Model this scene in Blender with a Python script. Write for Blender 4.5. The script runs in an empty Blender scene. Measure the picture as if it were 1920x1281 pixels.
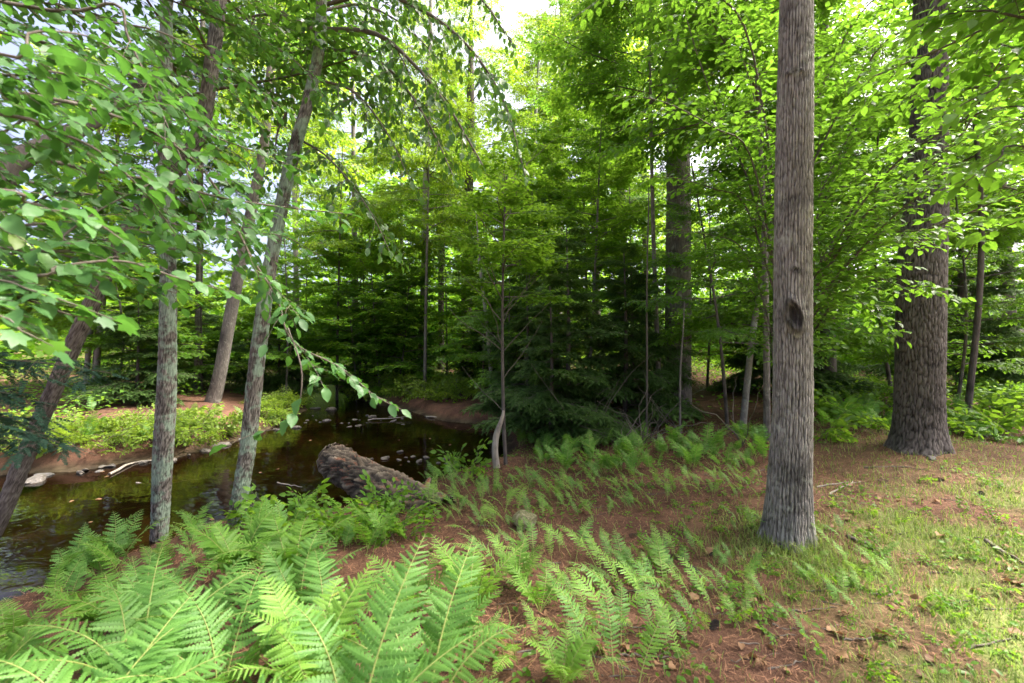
import bpy, math, random
import numpy as np
from mathutils import Vector, Matrix

# ------------------------------------------------------------------ camera, sky, sun, exposure
scene = bpy.context.scene
CAMZ = 2.0
FPX = 16.0 / 36.0 * 1920.0
cd = bpy.data.cameras.new("camera")
cam = bpy.data.objects.new("camera", cd)
scene.collection.objects.link(cam)
cd.lens = 16.0
cd.sensor_width = 36.0
cd.clip_start = 0.05
cd.clip_end = 1000.0
cam.location = (0, 0, CAMZ)
cam.rotation_euler = (math.radians(90), 0, 0)
cd.dof.use_dof = True
cd.dof.focus_distance = 5.5
cd.dof.aperture_fstop = 2.6
scene.camera = cam

SUN_EL, SUN_AZ = math.radians(58), math.radians(74)      # azimuth clockwise from +Y (view direction)
world = bpy.data.worlds.new("World")
scene.world = world
world.use_nodes = True
wn = world.node_tree.nodes
sky = wn.new("ShaderNodeTexSky")
sky.sky_type = 'NISHITA'
sky.sun_disc = False
sky.sun_elevation = SUN_EL
sky.sun_rotation = SUN_AZ
sky.air_density = 0.35
sky.dust_density = 8.0
sky.ozone_density = 0.6
wn["Background"].inputs["Strength"].default_value = 0.15
world.node_tree.links.new(sky.outputs[0], wn["Background"].inputs[0])

ld = bpy.data.lights.new("sun", 'SUN')
ld.energy = 3.0
ld.angle = math.radians(6)
ld.color = (1.0, 0.94, 0.84)
sun = bpy.data.objects.new("sun", ld)
scene.collection.objects.link(sun)
sdir = Vector((math.sin(SUN_AZ) * math.cos(SUN_EL), math.cos(SUN_AZ) * math.cos(SUN_EL), math.sin(SUN_EL)))
sun.rotation_euler = sdir.to_track_quat('Z', 'Y').to_euler()
sun.location = (0, 0, 30)

vs = scene.view_settings
vs.view_transform = 'Standard'
vs.look = 'None'
vs.exposure = 2.6
vs.gamma = 1.0
vs.use_curve_mapping = False
scene.render.engine = 'CYCLES'
cy = scene.cycles
cy.use_denoising = True
cy.max_bounces = 10
cy.diffuse_bounces = 5
cy.glossy_bounces = 3
cy.transmission_bounces = 8
cy.transparent_max_bounces = 8
cy.caustics_reflective = False
cy.caustics_refractive = False
cy.sample_clamp_indirect = 6.0

# ------------------------------------------------------------------ helpers
C = scene.collection
R0 = np.random.RandomState
rad = math.radians

def hsh(ix, iy, iz, seed):
    n = (ix.astype(np.int64) * 374761393 + iy.astype(np.int64) * 668265263 + iz.astype(np.int64) * 2147483647 + seed * 1274126177) & 0xFFFFFFFF
    n = ((n ^ (n >> 13)) * 1274126177) & 0xFFFFFFFF
    n = ((n ^ (n >> 16)) * 2246822519) & 0xFFFFFFFF
    return ((n ^ (n >> 15)) & 0xFFFF) / 65535.0

def vnoise(x, y, z, seed=0):
    x, y, z = np.broadcast_arrays(np.asarray(x, float), np.asarray(y, float), np.asarray(z, float))
    ix, iy, iz = np.floor(x), np.floor(y), np.floor(z)
    fx, fy, fz = x - ix, y - iy, z - iz
    fx, fy, fz = (f * f * (3 - 2 * f) for f in (fx, fy, fz))
    r = 0
    for dx in (0, 1):
        for dy in (0, 1):
            for dz in (0, 1):
                r = r + hsh(ix + dx, iy + dy, iz + dz, seed) * (fx if dx else 1 - fx) * (fy if dy else 1 - fy) * (fz if dz else 1 - fz)
    return r

def fbm(x, y, z, seed=0, o=4):
    r, a, f, s = 0, 1.0, 1.0, 0
    for k in range(o):
        r = r + a * vnoise(np.asarray(x) * f, np.asarray(y) * f, np.asarray(z) * f, seed + k)
        s += a; a *= 0.5; f *= 2.03
    return r / s

def sstep(a, b, x):
    t = np.clip((x - a) / (b - a), 0, 1)
    return t * t * (3 - 2 * t)

def mk_mesh(name, chunks, mats):
    """chunks: (V n3, F mk, material index, tint per vertex or None, smooth)"""
    Vs, tints, off = [], [], 0
    loops, tot, mi, sm = [], [], [], []
    for V, F, m, tint, smooth in chunks:
        V = np.asarray(V, np.float32).reshape(-1, 3)
        F = np.asarray(F, np.int32)
        if len(F) == 0: continue
        Vs.append(V)
        tints.append(np.full(len(V), 0.5, np.float32) if tint is None else np.asarray(tint, np.float32))
        loops.append((F + off).ravel()); tot.append(np.full(len(F), F.shape[1], np.int32))
        mi.append(np.full(len(F), m, np.int32)); sm.append(np.full(len(F), smooth, bool))
        off += len(V)
    V = np.concatenate(Vs); loops = np.concatenate(loops); tot = np.concatenate(tot)
    me = bpy.data.meshes.new(name)
    me.vertices.add(len(V)); me.vertices.foreach_set("co", V.ravel())
    me.loops.add(len(loops)); me.loops.foreach_set("vertex_index", loops)
    me.polygons.add(len(tot))
    me.polygons.foreach_set("loop_start", np.concatenate([[0], np.cumsum(tot)[:-1]]).astype(np.int32))
    me.polygons.foreach_set("loop_total", tot)
    me.polygons.foreach_set("material_index", np.concatenate(mi))
    me.polygons.foreach_set("use_smooth", np.concatenate(sm))
    a = me.attributes.new("tint", 'FLOAT', 'POINT')
    a.data.foreach_set("value", np.concatenate(tints))
    for m in mats: me.materials.append(m)
    me.update(calc_edges=True)
    return me

def obj(name, me, parent=None, loc=None, mat=None):
    o = bpy.data.objects.new(name, me)
    C.objects.link(o)
    if parent is not None: o.parent = parent
    if loc is not None: o.location = loc
    if mat is not None: o.matrix_basis = mat
    return o

def tag(o, label=None, cat=None, group=None, kind=None):
    if label: o["label"] = label
    if cat: o["category"] = cat
    if group: o["group"] = group
    if kind: o["kind"] = kind
    return o

def thing(name, label, cat, loc, group=None):
    o = bpy.data.objects.new(name, None)
    o.empty_display_size = 0.2
    C.objects.link(o); o.location = loc
    return tag(o, label, cat, group)

def nrm(v):
    v = np.asarray(v, float)
    return v / (np.linalg.norm(v, axis=-1, keepdims=True) + 1e-12)

def resample(pts, n):
    """smooth (Catmull-Rom) resampling of a polyline of any width"""
    P = np.asarray(pts, float)
    if len(P) == 2:
        t = np.linspace(0, 1, n)[:, None]; return P[0] * (1 - t) + P[1] * t
    Q = np.vstack([2 * P[0] - P[1], P, 2 * P[-1] - P[-2]])
    u = np.linspace(0, len(P) - 1 - 1e-9, n); i = u.astype(int); t = (u - i)[:, None]
    a, b, c, d = Q[i], Q[i + 1], Q[i + 2], Q[i + 3]
    return 0.5 * (2 * b + (c - a) * t + (2 * a - 5 * b + 4 * c - d) * t ** 2 + (3 * b - a - 3 * c + d) * t ** 3)

def tube(pts, radii, seg=6, disp=None):
    P = np.asarray(pts, float); r = np.broadcast_to(np.asarray(radii, float), (len(P),))
    T = nrm(np.gradient(P, axis=0))
    ref = np.array([1.0, 0, 0]) if abs(T[0][0]) < 0.8 else np.array([0, 0, 1.0])
    N = np.zeros_like(P); N[0] = nrm(ref - T[0] * np.dot(ref, T[0]))
    for i in range(1, len(P)):
        v = N[i - 1] - T[i] * np.dot(N[i - 1], T[i]); N[i] = v / (np.linalg.norm(v) + 1e-12)
    B = np.cross(T, N)
    th = np.linspace(0, 2 * np.pi, seg, endpoint=False)
    s = np.concatenate([[0], np.cumsum(np.linalg.norm(np.diff(P, axis=0), axis=1))])
    rr = np.repeat(r[:, None], seg, 1)
    if disp is not None: rr = rr + disp(th[None, :], s[:, None], r[:, None])
    V = P[:, None] + rr[..., None] * (np.cos(th)[None, :, None] * N[:, None] + np.sin(th)[None, :, None] * B[:, None])
    i = np.arange(len(P) - 1)[:, None] * seg; j = np.arange(seg)[None, :]; j2 = (j + 1) % seg
    F = np.stack([i + j, i + j2, i + seg + j2, i + seg + j], -1).reshape(-1, 4)
    return V.reshape(-1, 3), F

# pixels of the 1920-wide view to places in the world, used to survey positions
def at(px, py, Y):
    return np.array([(px - 960) / FPX * Y, Y, CAMZ - (py - 640.5) / FPX * Y])

def onz(px, py, z=0.0):
    Y = (CAMZ - z) * FPX / (py - 640.5)
    return np.array([(px - 960) / FPX * Y, Y, z])

# ------------------------------------------------------------------ materials
def new_mat(name):
    m = bpy.data.materials.new(name); m.use_nodes = True
    nt = m.node_tree; nt.nodes.clear()
    out = nt.nodes.new("ShaderNodeOutputMaterial")
    return m, nt, out

def nd(nt, typ, **kw):
    n = nt.nodes.new(typ)
    for k, v in kw.items():
        if k in n.inputs: n.inputs[k].default_value = v
        else: setattr(n, k, v)
    return n

def ramp(nt, stops, fac=None, interp='LINEAR'):
    r = nt.nodes.new("ShaderNodeValToRGB"); r.color_ramp.interpolation = interp
    e = r.color_ramp.elements
    while len(e) > 1: e.remove(e[-1])
    e[0].position = stops[0][0]; e[0].color = (*stops[0][1], 1)
    for p, c in stops[1:]:
        x = e.new(p); x.color = (*c, 1)
    if fac is not None: nt.links.new(fac, r.inputs[0])
    return r

def leaf_mat(name, dark, light, trans, tmix=0.42, rough=0.42, spec=0.4, odd=None):
    m, nt, out = new_mat(name); L = nt.links
    at_ = nd(nt, "ShaderNodeAttribute", attribute_name="tint")
    oi = nd(nt, "ShaderNodeObjectInfo")
    ma = nd(nt, "ShaderNodeMath", operation='MULTIPLY_ADD'); ma.inputs[1].default_value = 0.3; L.new(oi.outputs["Random"], ma.inputs[0])
    sc = nd(nt, "ShaderNodeMath", operation='MULTIPLY'); sc.inputs[1].default_value = 0.7; L.new(at_.outputs["Fac"], sc.inputs[0])
    L.new(sc.outputs[0], ma.inputs[2])
    st = [(0.0, dark), (0.9, light)]
    if odd: st += [(0.955, light), (1.0, odd)]
    cr = ramp(nt, st, ma.outputs[0])
    tr = ramp(nt, [(0.0, tuple(c * 0.75 for c in trans)), (1.0, tuple(c * 1.2 for c in trans))], ma.outputs[0])
    p = nd(nt, "ShaderNodeBsdfPrincipled", Roughness=rough); p.inputs["Specular IOR Level"].default_value = spec
    L.new(cr.outputs[0], p.inputs["Base Color"])
    t = nd(nt, "ShaderNodeBsdfTranslucent"); L.new(tr.outputs[0], t.inputs[0])
    mx = nd(nt, "ShaderNodeMixShader"); mx.inputs[0].default_value = tmix
    L.new(p.outputs[0], mx.inputs[1]); L.new(t.outputs[0], mx.inputs[2]); L.new(mx.outputs[0], out.inputs[0])
    return m

def bark_mat(name, cols, scale=1.0, stretch=0.14, bump=0.5, lichen=None, lichen_amt=0.5, rough=0.9):
    m, nt, out = new_mat(name); L = nt.links
    tc = nd(nt, "ShaderNodeTexCoord")
    mp = nd(nt, "ShaderNodeMapping"); mp.inputs["Scale"].default_value = (scale, scale, scale * stretch); L.new(tc.outputs["Object"], mp.inputs[0])
    n1 = nd(nt, "ShaderNodeTexNoise", Scale=22.0, Detail=8.0, Roughness=0.62, Distortion=0.4); L.new(mp.outputs[0], n1.inputs[0])
    vo = nd(nt, "ShaderNodeTexVoronoi", feature='DISTANCE_TO_EDGE', Scale=26.0); L.new(mp.outputs[0], vo.inputs[0])
    n3 = nd(nt, "ShaderNodeTexNoise", Scale=2.6, Detail=7.0, Roughness=0.6); L.new(tc.outputs["Object"], n3.inputs[0])
    at_ = nd(nt, "ShaderNodeAttribute", attribute_name="tint")
    # crevice mask carried from the relief of the mesh (tint) mixed with fine noise
    mxf = nd(nt, "ShaderNodeMath", operation='MULTIPLY_ADD'); mxf.inputs[1].default_value = 0.55; L.new(at_.outputs["Fac"], mxf.inputs[0])
    s2 = nd(nt, "ShaderNodeMath", operation='MULTIPLY'); s2.inputs[1].default_value = 0.45; L.new(n1.outputs[0], s2.inputs[0]); L.new(s2.outputs[0], mxf.inputs[2])
    cr = ramp(nt, [(0.28, cols[0]), (0.5, cols[1]), (0.72, cols[2])], mxf.outputs[0])
    col = cr.outputs[0]
    big = ramp(nt, [(0.34, (0.42,) * 3), (0.46, (0.9,) * 3), (0.7, (1.15,) * 3)], n3.outputs[0])
    mu = nd(nt, "ShaderNodeMix", data_type='RGBA', blend_type='MULTIPLY'); mu.inputs[0].default_value = 1.0
    L.new(col, mu.inputs[6]); L.new(big.outputs[0], mu.inputs[7]); col = mu.outputs[2]
    if lichen:
        n4 = nd(nt, "ShaderNodeTexNoise", Scale=7.0, Detail=6.0, Roughness=0.65); L.new(tc.outputs["Object"], n4.inputs[0])
        lr = ramp(nt, [(0.62 - 0.2 * lichen_amt, (0,) * 3), (0.70 - 0.2 * lichen_amt, (1,) * 3)], n4.outputs[0])
        mm = nd(nt, "ShaderNodeMath", operation='MULTIPLY'); L.new(lr.outputs[0], mm.inputs[0]); L.new(mxf.outputs[0], mm.inputs[1])
        lx = nd(nt, "ShaderNodeMix", data_type='RGBA'); L.new(mm.outputs[0], lx.inputs[0]); L.new(col, lx.inputs[6]); lx.inputs[7].default_value = (*lichen, 1); col = lx.outputs[2]
    p = nd(nt, "ShaderNodeBsdfPrincipled", Roughness=rough); p.inputs["Specular IOR Level"].default_value = 0.25
    L.new(col, p.inputs["Base Color"])
    hs = nd(nt, "ShaderNodeMath", operation='MULTIPLY_ADD'); hs.inputs[1].default_value = 0.8; L.new(vo.outputs[0], hs.inputs[0]); L.new(n1.outputs[0], hs.inputs[2])
    bp = nd(nt, "ShaderNodeBump", Strength=bump, Distance=0.02); L.new(hs.outputs[0], bp.inputs["Height"]); L.new(bp.outputs[0], p.inputs["Normal"])
    L.new(p.outputs[0], out.inputs[0])
    return m

M = {}
M['alder'] = leaf_mat("leaf_alder", (0.04, 0.11, 0.032), (0.085, 0.20, 0.055), (0.11, 0.29, 0.035), 0.40, 0.48, 0.4, odd=(0.30, 0.22, 0.03))
M['beech'] = leaf_mat("leaf_beech", (0.05, 0.13, 0.012), (0.105, 0.235, 0.026), (0.215, 0.43, 0.03), 0.52, 0.42, 0.4)
M['birch'] = leaf_mat("leaf_birch", (0.065, 0.15, 0.012), (0.165, 0.28, 0.025), (0.34, 0.52, 0.025), 0.5, 0.45, 0.35)
M['maple'] = leaf_mat("leaf_maple", (0.045, 0.135, 0.012), (0.125, 0.265, 0.026), (0.255, 0.455, 0.028), 0.5, 0.5, 0.3)
M['dleaf'] = leaf_mat("leaf_dark", (0.032, 0.09, 0.016), (0.075, 0.17, 0.026), (0.12, 0.28, 0.02), 0.4, 0.36, 0.5)
M['hemlock'] = leaf_mat("needles_hemlock", (0.030, 0.075, 0.018), (0.095, 0.175, 0.042), (0.11, 0.21, 0.03), 0.34, 0.65, 0.15)
M['spruce'] = leaf_mat("needles_bluegreen", (0.012, 0.035, 0.024), (0.028, 0.07, 0.046), (0.03, 0.07, 0.035), 0.2, 0.6, 0.2)
M['fern'] = leaf_mat("leaf_fern", (0.065, 0.175, 0.032), (0.15, 0.315, 0.065), (0.19, 0.41, 0.045), 0.42, 0.5, 0.35, odd=(0.34, 0.22, 0.06))
M['fern2'] = leaf_mat("leaf_fern_bright", (0.105, 0.235, 0.032), (0.205, 0.38, 0.06), (0.25, 0.46, 0.04), 0.42, 0.5, 0.3, odd=(0.34, 0.22, 0.06))
M['fern3'] = leaf_mat("leaf_fern_deep", (0.07, 0.18, 0.022), (0.15, 0.30, 0.04), (0.18, 0.40, 0.03), 0.4, 0.5, 0.3, odd=(0.34, 0.22, 0.06))
M['shrub'] = leaf_mat("leaf_shrub", (0.10, 0.19, 0.02), (0.22, 0.32, 0.04), (0.30, 0.45, 0.03), 0.42, 0.5, 0.3)
M['grass'] = leaf_mat("grass_blade", (0.09, 0.17, 0.03), (0.28, 0.32, 0.09), (0.24, 0.36, 0.05), 0.4, 0.5, 0.3)
M['deadleaf'] = leaf_mat("dead_leaf", (0.10, 0.05, 0.025), (0.28, 0.17, 0.09), (0.2, 0.1, 0.04), 0.2, 0.6, 0.2)
M['needle'] = leaf_mat("fallen_needles", (0.04, 0.019, 0.011), (0.42, 0.225, 0.13), (0.1, 0.04, 0.02), 0.1, 0.7, 0.2)
M['twig'] = bark_mat("twig_bark", ((0.06, 0.045, 0.035), (0.13, 0.11, 0.09), (0.22, 0.20, 0.17)), 3.0, 0.3, 0.2)
M['rachis'] = leaf_mat("fern_stalk", (0.20, 0.26, 0.06), (0.34, 0.38, 0.12), (0.2, 0.3, 0.05), 0.2, 0.5, 0.3)
M['bark_grey'] = bark_mat("bark_grey_ridged", ((0.034, 0.029, 0.025), (0.15, 0.134, 0.117), (0.33, 0.305, 0.272)), 1.6, 0.2, 0.9, lichen=(0.40, 0.40, 0.33), lichen_amt=0.2)
M['bark_pine'] = bark_mat("bark_pine_dark", ((0.02, 0.016, 0.014), (0.085, 0.073, 0.064), (0.145, 0.128, 0.116)), 1.4, 0.3, 0.5)
M['bark_lichen'] = bark_mat("bark_with_lichen", ((0.022, 0.018, 0.015), (0.105, 0.091, 0.078), (0.27, 0.245, 0.215)), 2.2, 0.3, 0.6, lichen=(0.28, 0.40, 0.29), lichen_amt=0.8)
M['bark_dark'] = bark_mat("bark_dark", ((0.03, 0.025, 0.022), (0.10, 0.085, 0.075), (0.20, 0.18, 0.16)), 2.0, 0.2, 0.5)
M['bark_pale'] = bark_mat("bark_pale", ((0.09, 0.08, 0.065), (0.25, 0.23, 0.20), (0.42, 0.40, 0.36)), 2.0, 0.5, 0.3, lichen=(0.35, 0.4, 0.33), lichen_amt=0.4)
M['wood_end'] = bark_mat("weathered_wood_end", ((0.05, 0.036, 0.026), (0.16, 0.12, 0.09), (0.28, 0.225, 0.175)), 3.0, 1.0, 0.7)
M['wood_dead'] = bark_mat("bare_wood", ((0.12, 0.09, 0.065), (0.33, 0.29, 0.24), (0.52, 0.48, 0.42)), 2.0, 0.1, 0.4)

# ------------------------------------------------------------------ the ground
NEAR = [(-9.0, 1.6), (-5.4, 2.6)] + [tuple(onz(*p)[:2]) for p in ((0, 1165), (140, 1110), (330, 1030), (450, 1000), (560, 992), (690, 968), (770, 938), (850, 903), (925, 882), (950, 850), (945, 800))]
EAST = [tuple(onz(*p)[:2]) for p in ((915, 797), (830, 790), (790, 778), (760, 768), (700, 758))]
FAR = [tuple(onz(*p)[:2]) for p in ((660, 746), (640, 736))] + [(-9.5, 24.0), (-14, 30), (-17, 30), (-12.5, 23)] + \
      [tuple(onz(*p)[:2]) for p in ((570, 742), (572, 768), (545, 788), (480, 815), (420, 833), (335, 858), (240, 868), (150, 884), (70, 888), (-40, 893))] + [(-13, 6.2), (-16, 3.5), (-14, 1.0)]
POLY = np.array(NEAR + EAST + FAR)

def stream_d(x, y):
    """signed distance to the water's edge: negative inside the stream"""
    x = np.asarray(x, float); y = np.asarray(y, float)
    d = np.full(x.shape, 1e9); ins = np.zeros(x.shape, bool)
    for i in range(len(POLY)):
        a, b = POLY[i], POLY[(i + 1) % len(POLY)]
        e = b - a; wx, wy = x - a[0], y - a[1]
        t = np.clip((wx * e[0] + wy * e[1]) / (e @ e), 0, 1)
        d = np.minimum(d, (wx - e[0] * t) ** 2 + (wy - e[1] * t) ** 2)
        c = (a[1] > y) != (b[1] > y)
        with np.errstate(divide='ignore', invalid='ignore'):
            xi = (b[0] - a[0]) * (y - a[1]) / (b[1] - a[1]) + a[0]
        ins ^= c & (x < xi)
    d = np.sqrt(d)
    return np.where(ins, -d, d)

def H(x, y):
    x = np.asarray(x, float); y = np.asarray(y, float)
    d = stream_d(x, y) + 0.12 * (fbm(x * 2.2, y * 2.2, 0, 5, 3) - 0.5)
    near = sstep(-1.0, 2.5, x + 0.55 * (9 - y) - 1.2)            # 1 on the camera's side
    bank = 0.30 * sstep(0, 0.45, d) + 0.14 * sstep(0.4, 2.2, d)
    side = 0.16 * sstep(0.5, 6, x) + 0.12 * sstep(3, 9, x) - 0.10 * sstep(6, 12, y) * sstep(-2, 2, x)
    far = 0.05 * np.clip(d - 1.5, 0, 60) * (1 - near)
    h = bank + near * side * sstep(0, 1.5, d) + far
    h = h + 0.10 * (fbm(x * 0.6, y * 0.6, 0, 9, 3) - 0.5) * sstep(0.1, 1.2, d) + 0.05 * (fbm(x * 2.5, y * 2.5, 0, 12, 3) - 0.5) * sstep(0.0, 0.6, d)
    # mound of roots round the grey trunk and the pine
    for (mx, my, mr, mh) in MOUNDS:
        h = h + mh * np.exp(-((x - mx) ** 2 + (y - my) ** 2) / (mr * mr))
    bed = -0.02 - 0.42 * sstep(0.0, 1.6, -d) + 0.10 * (fbm(x * 1.3, y * 1.3, 3, 21, 4) - 0.5)
    bed = np.minimum(bed, -0.03)
    # shallow riffle across the far pool
    rf = np.exp(-((y - (13.3 + 0.05 * x)) / 0.9) ** 2) * (x < -2.2)
    bed = bed * (1 - 0.85 * rf)
    return np.where(d > 0, np.maximum(h, 0.03), bed)

MOUNDS = [(2.13, 3.50, 0.42, 0.05), (4.95, 5.75, 0.8, 0.10), (-0.25, 7.3, 0.4, 0.06), (-0.6, 1.2, 1.1, 0.20)]

def Hs(x, y):
    return float(H(np.array([x]), np.array([y]))[0])

def ground_at(px, py):
    """the point of the ground that the line of sight through this pixel meets"""
    Y = np.geomspace(0.7, 50, 700)
    x = (px - 960) / FPX * Y; z = CAMZ - (py - 640.5) / FPX * Y
    hit = np.nonzero(z <= np.maximum(H(x, Y), 0))[0]
    i = hit[0] if len(hit) else len(Y) - 1
    return np.array([x[i], Y[i], max(Hs(x[i], Y[i]), 0.0)])

def axis(lo, hi, dl, dh, step):
    a = list(np.arange(dl, dh, step)); s = step; v = dh
    while v < hi: a.append(v); s *= 1.12; v += s
    s = step; v = dl - step; b = []
    while v > lo: b.append(v); s *= 1.12; v -= s
    return np.array(b[::-1] + a)

gx, gy = axis(-220, 220, -8.5, 7.5, 0.062), axis(-60, 320, 0.3, 14, 0.062)
X, Y = np.meshgrid(gx, gy)
Z = H(X, Y)
fine = 0.018 * (fbm(X * 9, Y * 9, 0, 31, 3) - 0.5) * (Z > 0.02)
nx, ny = len(gx), len(gy)
i = np.arange(ny - 1)[:, None] * nx; j = np.arange(nx - 1)[None, :]
GF = np.stack([i + j, i + j + 1, i + nx + j + 1, i + nx + j], -1).reshape(-1, 4)
# what grows on the soil there: 0 needle litter .. 1 grass / moss
def green_zone(x, y):
    g = sstep(0.1, 1.0, x - 0.55 * (y - 1.0) - 0.55) * (0.15 + 0.85 * sstep(4.9, 3.5, y))             # worn grass by the path
    g = g * sstep(0.38, 0.60, fbm(x * 1.6, y * 1.6, 2, 41, 4))
    g = np.maximum(g, .8 * np.exp(-((x - 2.25) ** 2 + (y - 3.2) ** 2) / .45) * sstep(.3, .5, fbm(x * 3, y * 3, 2, 47, 3)))
    mossy = sstep(14, 15, y) * sstep(0.42, 0.6, fbm(x * 0.7, y * 0.7, 2, 43, 4)) * sstep(4, 0, x + 1.5)
    return np.clip(np.maximum(g, mossy), 0, 1)

mg, nt, out = new_mat("forest_floor"); L = nt.links
tc = nd(nt, "ShaderNodeTexCoord"); geo = nd(nt, "ShaderNodeNewGeometry")
n1 = nd(nt, "ShaderNodeTexNoise", Scale=3.0, Detail=10.0, Roughness=0.7); L.new(tc.outputs["Object"], n1.inputs[0])
n2 = nd(nt, "ShaderNodeTexNoise", Scale=55.0, Detail=6.0, Roughness=0.7, Distortion=1.5); L.new(tc.outputs["Object"], n2.inputs[0])
mf = nd(nt, "ShaderNodeMath", operation='MULTIPLY_ADD'); mf.inputs[1].default_value = 0.45; L.new(n1.outputs[0], mf.inputs[0])
m2 = nd(nt, "ShaderNodeMath", operation='MULTIPLY'); m2.inputs[1].default_value = 0.55; L.new(n2.outputs[0], m2.inputs[0]); L.new(m2.outputs[0], mf.inputs[2])
litter = ramp(nt, [(0.30, (0.022, 0.012, 0.008)), (0.46, (0.085, 0.043, 0.028)), (0.58, (0.165, 0.085, 0.052)), (0.72, (0.28, 0.175, 0.115))], mf.outputs[0])
grs = ramp(nt, [(0.30, (0.04, 0.045, 0.012)), (0.5, (0.11, 0.145, 0.035)), (0.7, (0.25, 0.23, 0.10))], mf.outputs[0])
at_ = nd(nt, "ShaderNodeAttribute", attribute_name="tint")
mix1 = nd(nt, "ShaderNodeMix", data_type='RGBA'); L.new(at_.outputs["Fac"], mix1.inputs[0]); L.new(litter.outputs[0], mix1.inputs[6]); L.new(grs.outputs[0], mix1.inputs[7])
sx = nd(nt, "ShaderNodeSeparateXYZ"); L.new(geo.outputs["Position"], sx.inputs[0])
n5 = nd(nt, "ShaderNodeTexNoise", Scale=1.4, Detail=7.0, Roughness=0.65); L.new(tc.outputs["Object"], n5.inputs[0])
bedc = ramp(nt, [(0.35, (0.022, 0.017, 0.011)), (0.52, (0.06, 0.044, 0.026)), (0.68, (0.16, 0.125, 0.07))], n5.outputs[0])
mr = nd(nt, "ShaderNodeMapRange"); mr.inputs["From Min"].default_value = 0.02; mr.inputs["From Max"].default_value = 0.14; L.new(sx.outputs["Z"], mr.inputs["Value"])
mix2 = nd(nt, "ShaderNodeMix", data_type='RGBA'); L.new(mr.outputs[0], mix2.inputs[0]); L.new(bedc.outputs[0], mix2.inputs[6]); L.new(mix1.outputs[2], mix2.inputs[7])
pb = nd(nt, "ShaderNodeBsdfPrincipled", Roughness=0.92); pb.inputs["Specular IOR Level"].default_value = 0.2
L.new(mix2.outputs[2], pb.inputs["Base Color"])
bp = nd(nt, "ShaderNodeBump", Strength=0.8, Distance=0.03); L.new(mf.outputs[0], bp.inputs["Height"]); L.new(bp.outputs[0], pb.inputs["Normal"])
L.new(pb.outputs[0], out.inputs[0])
tag(obj("ground", mk_mesh("ground", [(np.stack([X, Y, Z + fine], -1).reshape(-1, 3), GF, 0, green_zone(X, Y).ravel(), True)], [mg])), kind="structure")

# ------------------------------------------------------------------ the stream
mw, nt, out = new_mat("stream_water"); L = nt.links
tc = nd(nt, "ShaderNodeTexCoord")
mp = nd(nt, "ShaderNodeMapping"); mp.inputs["Scale"].default_value = (1.0, 1.6, 1.0); mp.inputs["Rotation"].default_value = (0, 0, rad(-35)); L.new(tc.outputs["Object"], mp.inputs[0])
w1 = nd(nt, "ShaderNodeTexNoise", Scale=2.2, Detail=3.0, Roughness=0.5, Distortion=0.6); L.new(mp.outputs[0], w1.inputs[0])
w2 = nd(nt, "ShaderNodeTexNoise", Scale=14.0, Detail=2.0); L.new(mp.outputs[0], w2.inputs[0])
sxw = nd(nt, "ShaderNodeSeparateXYZ"); L.new(tc.outputs["Object"], sxw.inputs[0])
rm = nd(nt, "ShaderNodeMapRange"); rm.inputs["From Min"].default_value = 11.0; rm.inputs["From Max"].default_value = 13.0; rm.inputs["To Min"].default_value = 0.06; rm.inputs["To Max"].default_value = 1.2; L.new(sxw.outputs["Y"], rm.inputs["Value"])
wm = nd(nt, "ShaderNodeMath", operation='MULTIPLY'); L.new(w2.outputs[0], wm.inputs[0]); L.new(rm.outputs[0], wm.inputs[1])
wa = nd(nt, "ShaderNodeMath", operation='ADD'); L.new(w1.outputs[0], wa.inputs[0]); L.new(wm.outputs[0], wa.inputs[1])
bw = nd(nt, "ShaderNodeBump", Strength=0.35, Distance=0.02); L.new(wa.outputs[0], bw.inputs["Height"])
gl = nd(nt, "ShaderNodeBsdfGlossy", Roughness=0.015); L.new(bw.outputs[0], gl.inputs["Normal"])
trn = nd(nt, "ShaderNodeBsdfTransparent", Color=(0.33, 0.25, 0.16, 1))
fr = nd(nt, "ShaderNodeFresnel", IOR=1.34); L.new(bw.outputs[0], fr.inputs["Normal"])
mxw = nd(nt, "ShaderNodeMixShader"); L.new(fr.outputs[0], mxw.inputs[0]); L.new(trn.outputs[0], mxw.inputs[1]); L.new(gl.outputs[0], mxw.inputs[2]); L.new(mxw.outputs[0], out.inputs[0])
wv = [(-20, 0.5, 0), (0.6, 0.5, 0), (0.6, 31, 0), (-20, 31, 0)]
tag(obj("water", mk_mesh("water", [(wv, [[0, 1, 2, 3]], 0, None, False)], [mw])), kind="structure")

# ------------------------------------------------------------------ leaves, twigs, sprays
def leaf_template(rows, width=0.30, fold=0.10, curl=0.12, wavy=0.0):
    """blade of length 1 along x: rows of three vertices, pointed ends"""
    t = np.linspace(0, 1, rows + 2)
    V = [(0, 0, 0)]; F = []
    for k in range(1, rows + 1):
        w = width * (math.sin(math.pi * t[k] ** 0.85)) ** 0.8
        z = -curl * t[k] ** 2
        V += [(t[k], w, z + fold * w / width + wavy * math.sin(k * 2.1) * 0.05), (t[k], 0, z), (t[k] , -w, z + fold * w / width - wavy * math.sin(k * 1.7) * 0.05)]
    V.append((1.0, 0, -curl))
    tris, quads = [(0, 2, 1), (0, 3, 2)], []
    for k in range(rows - 1):
        a = 1 + 3 * k; b = a + 3
        quads += [(a, a + 1, b + 1, b), (a + 1, a + 2, b + 2, b + 1)]
    a = 1 + 3 * (rows - 1); e = len(V) - 1
    tris += [(a, a + 1, e), (a + 1, a + 2, e)]
    return np.array(V, float), np.array(tris), np.array(quads).reshape(-1, 4)

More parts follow.
